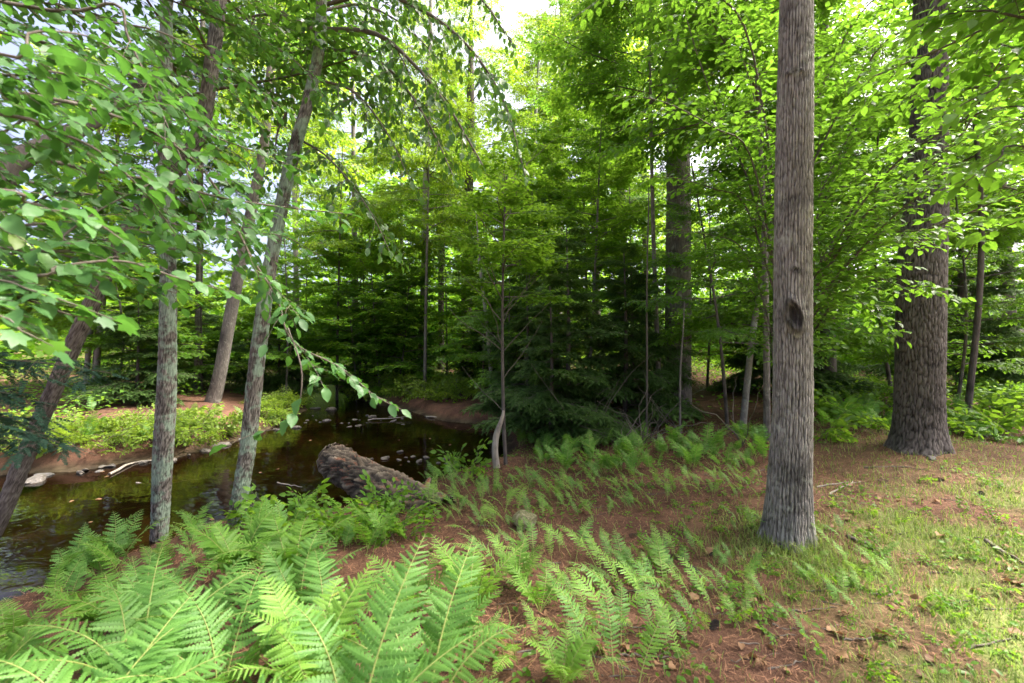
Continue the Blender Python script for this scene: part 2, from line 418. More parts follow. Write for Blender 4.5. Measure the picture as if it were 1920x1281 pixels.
LEAF_FAR = leaf_template(1, 0.28, 0.05, 0.10)
LEAF_MID = leaf_template(2, 0.28, 0.07, 0.14)
LEAF_NEAR = leaf_template(6, 0.29, 0.08, 0.16, 0.6)

def maple_template():
    ang = [180, 150, 118, 95, 62, 40, 22, 0, -22, -40, -62, -95, -118, -150]
    rr = [0.10, 0.34, 0.36, 0.66, 0.48, 0.78, 0.58, 0.95, 0.58, 0.78, 0.48, 0.66, 0.36, 0.34]
    V = [(0.38, 0, 0.03)] + [(0.38 + r * math.cos(rad(a)) * 0.72, r * math.sin(rad(a)) * 0.72, -0.10 * r * r) for a, r in zip(ang, rr)]
    n = len(ang)
    return np.array(V, float), np.array([(0, 1 + k, 1 + (k + 1) % n) for k in range(n)]), np.zeros((0, 4), int)
LEAF_MAPLE = maple_template()

def needle_twig_template():
    """a flat hemlock twiglet: stalk with a comb of needles, length 1"""
    V, F = [], []
    n = 5
    for k in range(n):
        x0 = 0.08 + 0.86 * k / n; h = 0.17 * (1 - 0.55 * k / n)
        for s in (1, -1):
            b = len(V)
            V += [(x0, 0, 0), (x0 + 0.15, 0, 0), (x0 + 0.20, s * h, -0.02), (x0 + 0.09, s * h * 1.05, -0.02)]
            F.append((b, b + 1, b + 2, b + 3))
    b = len(V); V += [(0.88, 0.05, 0), (0.88, -0.05, 0), (1.08, 0, -0.02)]
    return np.array(V, float), np.array([(b, b + 1, b + 2)]), np.array(F)
TWIG_HEM = needle_twig_template()

def bake_leaves(lv, tpl, mi, rng):
    """lv: origin, direction, normal, size arrays -> mesh chunks"""
    o, d, n, s = lv
    if len(o) == 0: return []
    b = nrm(np.cross(n, d)); n = np.cross(d, b)
    TV, T3, T4 = tpl; k = len(TV)
    V = o[:, None] + s[:, None, None] * (TV[None, :, 0:1] * d[:, None] + TV[None, :, 1:2] * b[:, None] + TV[None, :, 2:3] * n[:, None])
    ti = np.repeat(rng.rand(len(o)), k)
    base = (np.arange(len(o)) * k)[:, None, None]
    ch = []
    Vf = V.reshape(-1, 3)
    F3 = (T3[None] + base).reshape(-1, 3); F4 = (T4[None] + base).reshape(-1, 4)
    # quads are split so that one vertex set serves both
    if len(F4): F3 = np.concatenate([F3, F4[:, [0, 1, 2]], F4[:, [0, 2, 3]]])
    return [(Vf, F3, mi, ti, True)]

def cat(lst):
    lst = [l for l in lst if len(l[0])]
    return tuple(np.concatenate([l[k] for l in lst]) for k in range(4))

def leaves_on(pts, rng, leaf, gap, start=0.15, spread=50, flat=0.3, droop=0.25, end=True, up=None):
    """alternate leaves along a twig, blades roughly level"""
    P = np.asarray(pts); seg = np.linalg.norm(np.diff(P, axis=0), axis=1); S = np.concatenate([[0], np.cumsum(seg)])
    n = max(1, int(S[-1] * (1 - start) / gap))
    s = S[-1] * start + gap * (np.arange(n) + 0.5) + rng.uniform(-.25, .25, n) * gap
    s = np.clip(s, 0, S[-1] * 0.999)
    o = np.stack([np.interp(s, S, P[:, k]) for k in range(3)], -1)
    idx = np.clip(np.searchsorted(S, s) - 1, 0, len(P) - 2)
    T = nrm(P[idx + 1] - P[idx])
    U = np.array([0, 0, 1.0]) if up is None else np.asarray(up, float)
    side = np.where((np.arange(n) + rng.randint(2)) % 2 == 0, 1.0, -1.0)
    lat = nrm(np.cross(np.broadcast_to(U, T.shape), T) + 1e-6)
    a = np.radians(spread + rng.normal(0, 14, n))
    d = T * np.cos(a)[:, None] + lat * (side * np.sin(a))[:, None]
    d = nrm(d + np.array([0, 0, -1.0]) * (droop + 0.25 * rng.normal(0, 1, n))[:, None])
    nn = nrm(U + rng.normal(0, flat, (n, 3)))
    sz = leaf * rng.uniform(0.62, 1.15, n)
    if end:
        o = np.vstack([o, P[-1]]); d = np.vstack([d, nrm(T[-1] + (0, 0, -0.2))]); nn = np.vstack([nn, nrm(U + rng.normal(0, flat, 3))]); sz = np.append(sz, leaf)
    return o, d, nn, sz

def twig_curve(p, d, l, rng, droop, n=5, wob=0.06):
    t = np.linspace(0, 1, n)[:, None]
    w = np.cumsum(rng.normal(0, wob * l / n * 1.6, (n, 3)), 0); w[0] = 0
    return p + d * l * t + np.array([0, 0, -1.0]) * droop * l * t ** 2 + w

def branch_system(main, rng, r0, leaf, gap, tw_gap, tw_len, droop=0.2, flat=0.3, up=None, bare=0.15, ldroop=0.25, sub=True, spread=52, taper=0.55):
    """a branch with alternate side twigs lying roughly in one layer; returns twig tubes and leaves"""
    P = resample(main, max(6, 4 * len(main)))
    seg = np.linalg.norm(np.diff(P, axis=0), axis=1); S = np.concatenate([[0], np.cumsum(seg)]); Lt = S[-1]
    tubes = [(P, np.linspace(r0, r0 * 0.25, len(P)))]
    lv = [leaves_on(P, rng, leaf, gap * 1.3, max(bare, 0.35), flat=flat, droop=ldroop, up=up)]
    U = np.array([0, 0, 1.0]) if up is None else np.asarray(up, float)
    s = bare * Lt + rng.rand() * tw_gap; k = rng.randint(2)
    while s < Lt * 0.97:
        f = s / Lt
        p = np.array([np.interp(s, S, P[:, c]) for c in range(3)])
        i = min(max(np.searchsorted(S, s) - 1, 0), len(P) - 2); T = nrm(P[i + 1] - P[i])
        lat = nrm(np.cross(U, T) + 1e-6); sd = 1 if k % 2 else -1; k += 1
        a = rad(spread + rng.normal(0, 10))
        d = nrm(T * math.cos(a) + lat * sd * math.sin(a) + np.array([0, 0, rng.normal(0.05, 0.16)]))
        l = tw_len * (1 - f) ** taper * rng.uniform(0.7, 1.2) + 0.10 * tw_len
        c = twig_curve(p, d, l, rng, droop)
        tubes.append((c, np.linspace(max(r0 * 0.35 * (1 - 0.5 * f), 0.0012), 0.0009, len(c))))
        lv.append(leaves_on(c, rng, leaf, gap, 0.12, flat=flat, droop=ldroop, up=up))
        if sub and l > tw_len * 0.45:
            for q in range(1, 2 + int(l / max(tw_gap, 1e-3) * 0.75)):
                u = 0.2 + 0.65 * rng.rand()
                pp = c[int(u * (len(c) - 1))]; l2 = l * 0.45 * rng.uniform(.6, 1.1)
                lat2 = nrm(np.cross(U, d) + 1e-6) * (1 if rng.rand() < .5 else -1)
                c2 = twig_curve(pp, nrm(d * 0.62 + lat2 * 0.75 + np.array([0, 0, rng.normal(0, .12)])), l2, rng, droop, 4)
                tubes.append((c2, np.linspace(0.0016, 0.0008, len(c2))))
                lv.append(leaves_on(c2, rng, leaf, gap, 0.1, flat=flat, droop=ldroop, up=up))
        s += tw_gap * rng.uniform(0.7, 1.3)
    return tubes, cat(lv)

def bake_tubes(tubes, mi, seg=4, thick=1.0):
    out_ = []
    for P, r in tubes:
        V, F = tube(P, np.asarray(r) * thick, seg); out_.append((V, F, mi, None, True))
    return out_

SPRAYS = {}
def make_spray(kind, k, L_, mat, leaf, gap, tw_gap, tw_len, tpl, droop, flat, r0, ldroop=0.25, thick=1.0, **kw):
    rng = R0(100 + 17 * k + sum(map(ord, kind)))
    t = np.linspace(0, 1, 6)
    main = np.stack([L_ * t, L_ * 0.07 * np.sin(t * 4 + k) * t, -droop * L_ * t ** 2 * 0.8], -1)
    tb, lv = branch_system(main, rng, r0, leaf, gap, tw_gap, tw_len, droop, flat, ldroop=ldroop, **kw)
    ch = bake_leaves(lv, tpl, 0, rng) + bake_tubes(tb, 1, 3, thick)
    SPRAYS.setdefault(kind, []).append((L_, mk_mesh(kind + "_foliage", ch, [M[mat], M['twig']])))

for k in range(4):
    make_spray('birch', k, 2.4, 'birch', 0.095, 0.050, 0.095, 1.1, LEAF_FAR, 0.22, 0.55, 0.022, 0.5)
    make_spray('maple', k, 2.2, 'maple', 0.12, 0.060, 0.105, 1.05, LEAF_MAPLE, 0.10, 0.22, 0.020, 0.15)
    make_spray('beech', k, 2.2, 'beech', 0.105, 0.052, 0.10, 1.05, LEAF_MID, 0.14, 0.28, 0.020, 0.2)
    make_spray('dleaf', k, 2.2, 'dleaf', 0.10, 0.060, 0.115, 1.05, LEAF_MID, 0.18, 0.35, 0.020, 0.35)
    make_spray('hemlock', k, 2.0, 'hemlock', 0.16, 0.036, 0.070, 0.95, TWIG_HEM, 0.25, 0.16, 0.016, 0.12, spread=58, taper=0.8)
    make_spray('canopy', k, 3.4, 'beech', 0.17, 0.12, 0.22, 1.6, LEAF_FAR, 0.10, 0.45, 0.05, 0.3)
    make_spray('pinecan', k, 3.0, 'hemlock', 0.26, 0.10, 0.20, 1.3, TWIG_HEM, 0.05, 0.4, 0.05, 0.0)
    make_spray('shrub', k, 0.55, 'shrub', 0.075, 0.040, 0.07, 0.32, LEAF_FAR, 0.25, 0.35, 0.006, 0.3)
    make_spray('herb', k, 0.5, 'maple', 0.10, 0.055, 0.10, 0.26, LEAF_MID, 0.25, 0.3, 0.005, 0.3)

def place_spray(parent, base, kind, p, az, pitch, length, rng, roll=0.0, name="foliage"):
    L_, me = SPRAYS[kind][rng.randint(len(SPRAYS[kind]))]
    s = length / L_
    mat = Matrix.Translation(Vector(np.asarray(p) - np.asarray(base))) @ Matrix.Rotation(az, 4, 'Z') @ Matrix.Rotation(-pitch, 4, 'Y') @ Matrix.Rotation(roll + rng.normal(0, .12), 4, 'X') @ Matrix.Diagonal((s, s * (1 if rng.rand() < .5 else -1), s, 1))
    return obj(name, me, parent, mat=mat)

def simple_bark(seed, amp=0.05, f=9.0, st=0.16):
    def disp(th, s, r):
        n = fbm(np.cos(th) * r * f * 3, np.sin(th) * r * f * 3, s * f * st * 3 + 0 * th, seed, 3)
        big = fbm(np.cos(th) * 1.3 + 7, np.sin(th) * 1.3, s * 0.9 + 0 * th, seed + 5, 2)
        return r * (amp * 2.2 * (n - 0.5) + 0.16 * (big - 0.5))
    return disp

def trunk_mesh(name, pts, radii, base, mat, seg=14, n=40, seed=1, disp=True, relief=None):
    D = resample(np.column_stack([pts, radii]), n)
    V, F = tube(D[:, :3] - np.asarray(base), np.maximum(D[:, 3], 0.004), seg, relief or (simple_bark(seed) if disp else None))
    return mk_mesh(name, [(V, F, 0, None, True)], [mat])

def px_trunk(spec, Yd, zbase=None):
    """spec: (px, py, width px[, depth]) from the foot up -> world points and radii"""
    P, r = [], []
    for s in spec:
        d = s[3] if len(s) > 3 else Yd
        P.append(at(s[0], s[1], d)); r.append(s[2] / 2 / FPX * d / math.hypot(1, (s[0] - 960) / FPX))
    return np.array(P), np.array(r)

def extend_up(P, r, ztop, rtop=0.03, drift=(0, 0)):
    P = list(P); r = list(r); z0 = P[-1][2]; r1 = r[-1]; p0 = np.array(P[-1])
    d = nrm(np.array(P[-1]) - np.array(P[-2])); d = d / max(d[2], 0.5)
    for k in range(1, 5):
        f = k / 4
        P.append(p0 + d * (ztop - z0) * f * np.array([0.6, 0.6, 1]) + np.array([drift[0] * f, drift[1] * f, 0])); r.append(r1 * (1 - f) + rtop * f)
    return np.array(P), np.array(r)

def plant_foot(P, r, sink=0.25, flare=1.25):
    """take the foot of a trunk below the soil"""
    P = [np.array(p) for p in P]; r = list(r)
    z = Hs(P[0][0], P[0][1])
    foot = P[0].copy(); foot[2] = min(z, foot[2]) - sink
    base = np.array([P[0][0], P[0][1], z])
    return np.vstack([[foot], P]), np.array([r[0] * flare] + r), base

# ------------------------------------------------------------------ trees
def along(P, z):
    Pz = P[:, 2]; o = np.argsort(Pz)
    return np.array([np.interp(z, Pz[o], P[o, k]) for k in range(3)])

DENS = {'birch': 1.15, 'maple': 1.5, 'beech': 1.4, 'hemlock': 1.7}
def crown(parent, base, P, rng, kind, z0, z1, n, l0, l1, p0=0.1, p1=0.6, az=None, jitter=0.35):
    """foliage branches round the stem from z0 to z1, length l0 below to l1 at the top"""
    n = int(n * DENS.get(kind, 1.0))
    for k in range(n):
        f = (k + rng.rand()) / n
        z = z0 + (z1 - z0) * f
        a = k * 2.39996 + rng.normal(0, jitter) if az is None else rng.uniform(*az)
        place_spray(parent, base, kind, along(P, z), a, p0 + (p1 - p0) * f + rng.normal(0, 0.10), (l0 + (l1 - l0) * f) * rng.uniform(0.75, 1.2), rng)

def tree(name, label, P, r, mat, seed, crowns=(), group=None, seg=14, n=44, sink=0.25, flare=1.2):
    P, r, base = plant_foot(P, r, sink, flare)
    t = thing(name, label, "tree", base, group)
    me = trunk_mesh("trunk", P, r, base, M[mat], seg, n, seed)
    obj("trunk", me, t)
    rng = R0(seed)
    Pd = resample(P, 60)
    for c in crowns: crown(t, base, Pd, rng, **c)
    return t, base, Pd

def ridge_fn(R_, spacing, seed, warp=6.0, cross=0.5, cf=9.0):
    """interlaced bark ridges: ridges wander, merge and are broken across"""
    n = max(8, int(round(2 * math.pi * R_ / spacing)))
    def g(th, s):
        cx, cy_ = np.cos(th), np.sin(th)
        w = warp * (fbm(cx * R_ * 7 + 3, cy_ * R_ * 7, s * 2.2 + 0 * th, seed, 2) - 0.5) + 3.0 * (vnoise(cx * R_ * 24, cy_ * R_ * 24, s * 8 + 0 * th, seed + 3) - .5)
        a1 = np.abs(np.sin(0.5 * n * th + w)); a2 = np.abs(np.sin(0.5 * n * th - w * 0.9 + 1.3))
        a = np.minimum(np.clip(a1 * 1.7, 0, 1), np.clip(a2 * 1.7 + .25, 0, 1))
        b = fbm(cx * R_ * 60, cy_ * R_ * 60, s * cf * 1.6 + 0 * th, seed + 9, 3)
        return np.clip(a * (1 - cross) + cross * (a * 0.25 + 1.7 * (b - 0.22)), 0, 1.1)
    return g

def mix_fn(f1, f2, k):
    return lambda th, s: f1(th, s) * (1 - k) + f2(th, s) * k

def plate_fn(R_, cw, ch, seed, wander=0.8, rough=0.5, edge=0.30):
    """bark broken into long irregular plates by furrows; 0 in a furrow, 1 on a plate"""
    n = max(6, int(round(2 * math.pi * R_ / cw)))
    def g(th, s):
        th, s = np.broadcast_arrays(np.asarray(th, float), np.asarray(s, float))
        cx, cy_ = np.cos(th) * R_, np.sin(th) * R_
        u = th / (2 * np.pi) * n + wander * 2 * (fbm(cx / cw * .45 + 9, cy_ / cw * .45, s / ch * .9, seed, 3) - .5) + .5 * (vnoise(cx / cw * 1.8, cy_ / cw * 1.8, s / ch * 3.5, seed + 4) - .5)
        v = s / ch + 0.7 * (vnoise(cx / cw * .8, cy_ / cw * .8, s / ch * 1.2, seed + 6) - .5)
        iu, iv = np.floor(u), np.floor(v)
        d1 = np.full(u.shape, 9.0); d2 = d1.copy(); val = np.zeros(u.shape)
        for a_ in (-1, 0, 1):
            for b_ in (-1, 0, 1):
                ci, cj = iu + a_, iv + b_; cm = np.mod(ci, n)
                px = ci + .15 + .7 * hsh(cm, cj, 0 * cm, seed); py = cj + .1 + .8 * hsh(cm, cj, 0 * cm + 1, seed)
                d = np.hypot(u - px, (v - py) * .8)
                nv = hsh(cm, cj, 0 * cm + 2, seed)
                near_ = d < d1
                d2 = np.where(near_, d1, np.minimum(d2, d)); val = np.where(near_, nv, val); d1 = np.where(near_, d, d1)
        e = sstep(0.0, edge, d2 - d1)
        fine = fbm(cx * 90, cy_ * 90, s * 28, seed + 9, 3)
        big = fbm(cx * 5, cy_ * 5, s * 1.6, seed + 12, 3)
        return np.clip(e * (.72 + .12 * val + rough * .7 * (fine - .5) + .35 * (big - .5)), 0, 1.1)
    return g

def bark_trunk(name, P, r, base, mat, seg, zhi, dz, gfn, depth, extra=None, flare=None):
    """trunk with real bark ridges below zhi, plain above; tint carries the crevices"""
    D = np.column_stack([P, r]); D = resample(D, 200)
    z = D[:, 2]
    zs = np.concatenate([np.arange(z[0], zhi, dz), np.linspace(zhi, z[-1], 40)])
    D = np.stack([np.interp(zs, z, D[:, k]) for k in range(4)], -1)
    th = np.linspace(0, 2 * np.pi, seg, endpoint=False)[None, :]; s = (zs - base[2])[:, None]
    g = gfn(th, s)
    rr = D[:, 3][:, None] * np.ones_like(th) + depth * (g - 0.75)
    if flare is not None: rr = rr + flare(th, s)
    if extra is not None:
        dr, g = extra(th, s, g); rr = rr + dr
    big = fbm(np.cos(th) * 1.2 + 5, np.sin(th) * 1.2, s * 1.1 + 0 * th, 77, 2)
    rr = rr * (1 + 0.09 * (big - 0.5))
    V = np.stack([D[:, 0][:, None] + rr * np.cos(th), D[:, 1][:, None] + rr * np.sin(th), D[:, 2][:, None] + 0 * th], -1).reshape(-1, 3) - base
    m = len(zs); i = np.arange(m - 1)[:, None] * seg; j = np.arange(seg)[None, :]; j2 = (j + 1) % seg
    F = np.stack([i + j, i + j2, i + seg + j2, i + seg + j], -1).reshape(-1, 4)
    return mk_mesh(name, [(V, F, 0, np.clip(g, 0, 1).ravel(), True)], [M[mat]])

# --- grey ridged trunk with the knot (right of the middle, nearest)
gA = ground_at(1478, 1008)
YA = gA[1]
P, r = px_trunk([(1478, 1000, 88), (1480, 900, 84), (1486, 760, 78), (1487, 600, 74), (1489, 300, 72), (1493, 0, 66)], YA)
P, r = extend_up(P, r, 15.0, 0.05, (0.5, 0.8))
P, r, baseA = plant_foot(P, r, 0.3, 1.06)
camdir = math.atan2(-P[1][1], -P[1][0])
kz = CAMZ - (592 - 640) / FPX * YA - baseA[2]; kz2 = CAMZ - (150 - 640) / FPX * YA - baseA[2]; kz3 = CAMZ - (510 - 640) / FPX * YA - baseA[2]
def adif(th, a):
    return (th - a + math.pi) % (2 * math.pi) - math.pi
def knot(th, s, g):
    dr = 0; R_ = 0.15
    for (zz, aa, sr, sz, up, hole) in ((kz, camdir + 0.05, 0.042, 0.10, 0.028, 0.026), (kz2, camdir - 0.05, 0.045, 0.016, 0.010, 0.006), (kz3, camdir + 0.15, 0.03, 0.02, 0.004, 0.006)):
        x = adif(th, aa) * R_ / sr; y = (s - zz) / sz; x = x + .35 * y + .5 * (fbm(x * .9 + zz, y * .9, 0, 8, 2) - .5)
        q = x * x + y * y
        ring = np.exp(-((np.sqrt(q) - 1.05) / 0.45) ** 2)
        core = np.exp(-(q / 0.42))
        dr = dr + up * ring + up * 0.5 * np.exp(-q / 3.0) - hole * core
        tw = 0.42 + 0.42 * np.sin(np.sqrt(q) * 8 + 1.5 * x + 5 * fbm(x * 2 + zz * 7, y * 2, 0, 3, 3))
        k = np.clip(np.exp(-q / 1.6) * 1.2, 0, 1)
        g = g * (1 - k) + (tw * 0.75) * k
        g = g * (1 - np.clip(core * (.85 if zz == kz else .5), 0, 0.75)) - (.22 if zz == kz else .08) * np.clip(np.exp(-q / .9), 0, 1)
    return dr, g
tA = thing("maple_tree", "tall grey ridged trunk with dark knot, standing nearest on the needle slope", "tree", baseA)
flA = lambda th, s: 0.055 * np.exp(-np.clip(s + 0.05, 0, 9) / 0.16) * (0.75 + 0.45 * np.cos(4 * th + 1.0) + 0.25 * np.cos(7 * th))
obj("trunk", bark_trunk("trunk", P, r, baseA, 'bark_grey', 330, 5.0, 0.011, mix_fn(ridge_fn(0.16, 0.027, 4, 4.0, .4, 6.0), plate_fn(0.16, 0.030, 0.11, 5, 1.4, .9, .3), .34), 0.018, knot, flA), tA)
crown(tA, baseA, resample(P, 60), R0(3), 'canopy', 6.8, 14.5, 9, 3.4, 2.0, 0.2, 0.9)

# --- thick pine with dark plated bark (right)
gB = ground_at(1725, 838); YB = gB[1]
P, r = px_trunk([(1722, 815, 98), (1724, 700, 98), (1728, 560, 97), (1731, 450, 94), (1740, 300, 80), (1744, 0, 66)], YB)
P, r = extend_up(P, r, 18.0, 0.07, (0.2, 0.4))
P, r, baseB = plant_foot(P, r, 0.3, 1.05)
tB = thing("pine_tree", "thick dark trunk with plated bark and spreading roots by the needle path", "tree", baseB)
flB = lambda th, s: 0.11 * np.exp(-np.clip(s + 0.03, 0, 9) / 0.18) * (0.30 + 0.9 * np.clip(np.cos(th - 3.3), 0, 1) ** 3 + 0.35 * np.clip(np.cos(th + 0.9), 0, 1) ** 6 + 0.5 * np.clip(np.cos(th + 2.1), 0, 1) ** 8 + .15 * np.cos(7 * th))
obj("trunk", bark_trunk("trunk", P, r, baseB, 'bark_pine', 240, 7.0, 0.022, mix_fn(plate_fn(0.36, 0.052, 0.13, 8, 1.0, .8, .26), ridge_fn(.36, .06, 9, 5.0, .4, 6.0), .35), 0.028, None, flB), tB)
crown(tB, baseB, resample(P, 60), R0(5), 'pinecan', 9.0, 17.8, 14, 3.8, 1.8, 0.1, 0.6)

# --- three trees on the near edge of the stream (left)
def lichen_tree(name, label, spec, Yd, mat, seed, ztop, seg=36):
    P, r = px_trunk(spec, Yd); r = r * .88; P, r = extend_up(P, r, ztop, 0.035)
    P, r, base = plant_foot(P, r, 0.35, 1.15)
    t = thing(name, label, "tree", base)
    D = resample(np.column_stack([P, r]), 330)
    gf = mix_fn(plate_fn(0.11, 0.03, 0.09, seed, 1.0, .8, .3), ridge_fn(.11, .03, seed, 4.0, .5, 8.0), .4)
    seg_ = 64
    th = np.linspace(0, 2 * np.pi, seg_, endpoint=False)
    store = {}
    def disp(th_, s, r_):
        g = gf(th_ + 0 * s, s + 0 * th_); store['g'] = np.clip(g, 0, 1)
        big = fbm(np.cos(th_) * 1.3 + 7, np.sin(th_) * 1.3, s * 1.6 + 0 * th_, seed + 5, 3)
        return 0.015 * (g - 0.7) + r_ * 0.30 * (big - 0.5)
    V, F = tube(D[:, :3] - base, D[:, 3], seg_, disp)
    obj("trunk", mk_mesh("trunk", [(V, F, 0, store['g'].ravel(), True)], [M[mat]]), t)
    return t, base, resample(P, 60)

gC = ground_at(300, 1012)
tC, bC, PC = lichen_tree("lichen_tree", "straight trunk with green lichen rising from the ferns at the water's edge",
    [(298, 1015, 42), (302, 930, 44), (309, 800, 46), (315, 640, 40), (315, 470, 36), (310, 250, 32), (312, 0, 28)], gC[1], 'bark_lichen', 21, 11.0)
crown(tC, bC, PC, R0(7), 'dleaf', 4.4, 10.5, 16, 2.2, 1.4, 0.1, 0.8)
gD = ground_at(447, 985)
tD, bD, PD = lichen_tree("leaning_grey_tree", "slim grey trunk leaning right over the dark water",
    [(443, 985, 38), (452, 920, 36), (464, 840, 36), (482, 680, 36), (506, 500, 31), (545, 310, 28), (580, 180, 25), (600, 80, 23), (603, 0, 22)], gD[1], 'bark_lichen', 22, 11.0)
crown(tD, bD, PD, R0(8), 'dleaf', 5.2, 10.5, 12, 2.2, 1.4, 0.1, 0.8)
gE = ground_at(-40, 1080)
tE, bE, PE = lichen_tree("slanted_dark_tree", "dark trunk slanting steeply from the lower left edge over the stream",
    [(-52, 1090, 50), (5, 960, 46), (58, 830, 43), (110, 710, 42), (158, 600, 42), (235, 440, 37), (330, 320, 34), (378, 240, 34), (398, 110, 32), (412, 0, 30)], gE[1], 'bark_dark', 23, 10.0)
crown(tE, bE, PE, R0(9), 'dleaf', 4.4, 9.5, 12, 2.2, 1.4, 0.1, 0.8)

# --- trees farther off whose trunks can be told apart: pixel track, depth, bark, crown
def far_tree(name, label, spec, Yd, mat, seed, ztop, crowns, group=None, rt=0.03, seg=16):
    P, r = px_trunk(spec, Yd); P, r = extend_up(P, r, ztop, rt)
    return tree(name, label, P, r, mat, seed, crowns, group, seg)

far_tree("pine_tree", "broad brown grey trunk rising behind the dark hemlock thicket", [(1272, 800, 54), (1271, 640, 50), (1272, 350, 47), (1266, 100, 36), (1262, 0, 33)], 10.5, 'bark_grey', 31, 19,
         [dict(kind='pinecan', z0=10.5, z1=18.5, n=16, l0=3.2, l1=1.6)])
far_tree("maple_tree", "pale slim trunk mirrored in the far pool", [(790, 715, 17), (794, 600, 15), (797, 470, 14), (800, 300, 12), (806, 100, 11)], 17.5, 'bark_pale', 32, 16,
         [dict(kind='birch', z0=7.5, z1=15.5, n=22, l0=3.0, l1=1.8)])
far_tree("pine_tree", "thin straight trunk behind the orange needle bank", [(369, 735, 15), (372, 640, 14), (373, 560, 13), (376, 300, 12), (380, 60, 10)], 14.0, 'bark_grey', 33, 15,
         [dict(kind='hemlock', z0=6.0, z1=14.5, n=20, l0=2.4, l1=1.0)])
far_tree("maple_tree", "leaning trunk on the orange needle bank across the stream", [(398, 758, 32), (412, 700, 27), (438, 560, 25), (462, 440, 22), (495, 270, 19), (510, 100, 16)], 11.6, 'bark_grey', 34, 13,
         [dict(kind='birch', z0=6.5, z1=12.5, n=18, l0=2.6, l1=1.6)])
far_tree("young_maple", "pale thin stem beside its twin on the far left bank", [(158, 770, 13), (164, 680, 12), (172, 590, 11), (180, 420, 9)], 12.0, 'bark_pale', 35, 9,
         [dict(kind='maple', z0=3.4, z1=8.5, n=14, l0=2.0, l1=1.2)])
far_tree("young_maple", "whitish stem leaning right on the far left bank", [(176, 765, 15), (182, 680, 13), (192, 580, 12), (210, 420, 9)], 12.6, 'bark_pale', 36, 10,
         [dict(kind='birch', z0=4.5, z1=9.5, n=16, l0=2.2, l1=1.2)])
far_tree("maple_tree", "dark slim trunk high behind the thicket, left of the broad brown one", [(1172, 760, 18), (1168, 500, 18), (1164, 330, 16), (1158, 100, 14)], 15.0, 'bark_dark', 37, 16,
         [dict(kind='birch', z0=8.5, z1=15.5, n=22, l0=3.0, l1=1.6), dict(kind='maple', z0=4.5, z1=8.0, n=8, l0=2.2, l1=2.2)])
far_tree("birch_tree", "pale thin trunk high against the bright sky gap", [(1046, 700, 13), (1050, 420, 12), (1052, 150, 10)], 24.0, 'bark_pale', 38, 22,
         [dict(kind='birch', z0=14.0, z1=21, n=22, l0=3.2, l1=1.8)], seg=10)
far_tree("birch_tree", "thinner pale trunk just left of the one in the sky gap", [(1030, 700, 11), (1036, 420, 10), (1040, 180, 9)], 26.0, 'bark_pale', 39, 21,
         [dict(kind='birch', z0=13.5, z1=20, n=20, l0=3.2, l1=1.8)], seg=10)
far_tree("birch_tree", "slender pale stem leaning right beside the grey knotted trunk", [(1393, 800, 14), (1403, 700, 13), (1415, 600, 12), (1438, 480, 10), (1460, 330, 9)], 7.6, 'bark_pale', 40, 7.5,
         [dict(kind='beech', z0=3.6, z1=7.2, n=10, l0=1.6, l1=1.0)], seg=12)
far_tree("dead_sapling", "thin dark bare stem in front of the hemlock thicket", [(1212, 830, 4.5), (1213, 700, 4), (1213, 520, 3.2), (1216, 400, 2.4)], 7.4, 'bark_dark', 41, 4.5, [], seg=8, rt=0.008)
far_tree("dead_sapling", "thin grey forked stem beside the dark fern patch", [(1276, 850, 5), (1275, 760, 4.5), (1276, 690, 4), (1281, 620, 3)], 7.0, 'bark_grey', 42, 2.6, [], seg=8, rt=0.006)
far_tree("dead_sapling", "pale leaning pole behind the sapling at the bank", [(922, 720, 8), (912, 600, 7), (900, 500, 6)], 12.5, 'bark_pale', 43, 5.5, [], seg=8, rt=0.01)
far_tree("maple_tree", "dark grey trunk far back above the far pool", [(872, 715, 22), (875, 560, 20), (878, 430, 18), (882, 200, 15)], 19.0, 'bark_dark', 44, 17,
         [dict(kind='birch', z0=8.0, z1=16.5, n=20, l0=3.0, l1=1.6)])
far_tree("birch_tree", "pale trunk behind the leaning grey tree in the bright gap", [(560, 720, 11), (553, 400, 10), (548, 160, 9), (540, 0, 8)], 20.0, 'bark_pale', 45, 18,
         [dict(kind='birch', z0=10.0, z1=17, n=18, l0=2.8, l1=1.6)], seg=10)

LMX = [(60, "the slanted dark trunk"), (310, "the lichen trunk"), (480, "the leaning grey trunk"), (640, "the bright gap"), (790, "the pale trunk by the pool"), (943, "the bank sapling"), (1045, "the sky gap"), (1165, "the dark slim trunk"), (1272, "the broad brown trunk"), (1487, "the grey knotted trunk"), (1730, "the dark pine")]
def behind(x, y):
    px = 960 + x / y * FPX
    if px < -20 or px > 1940: return "beyond the %s edge of the view" % ("left" if px < 0 else "right")
    q = min(LMX, key=lambda l: abs(l[0] - px))
    return ("far " if y > 19 else "") + "behind, %s of %s" % ("left" if px < q[0] else "right", q[1])
LMG = [((985, 985), "the mossy boulder"), ((790, 940), "the log's foot"), ((931, 878), "the pale curved stem"), ((1478, 1008), "the grey knotted trunk"), ((1725, 838), "the dark pine"), ((300, 1012), "the lichen trunk"), ((447, 985), "the leaning grey trunk"),
       ((1276, 850), "the thin forked stem"), ((1393, 800), "the slender birch stem"), ((1212, 830), "the thin dark stem"), ((1090, 850), "the tall thicket hemlock"), ((398, 758), "the needle bank tree"), ((369, 735), "the thin straight trunk"), ((170, 768), "the twin pale stems"), ((790, 715), "the pale trunk by the pool"), ((640, 775), "the riffle"), ((960, 1230), "the bottom edge"), ((1800, 1150), "the lower right corner"), ((60, 900), "the flat water stone"), ((345, 842), "the pale angular stone"), ((1250, 1200), "the slender fern row"), ((1900, 900), "the right edge")]
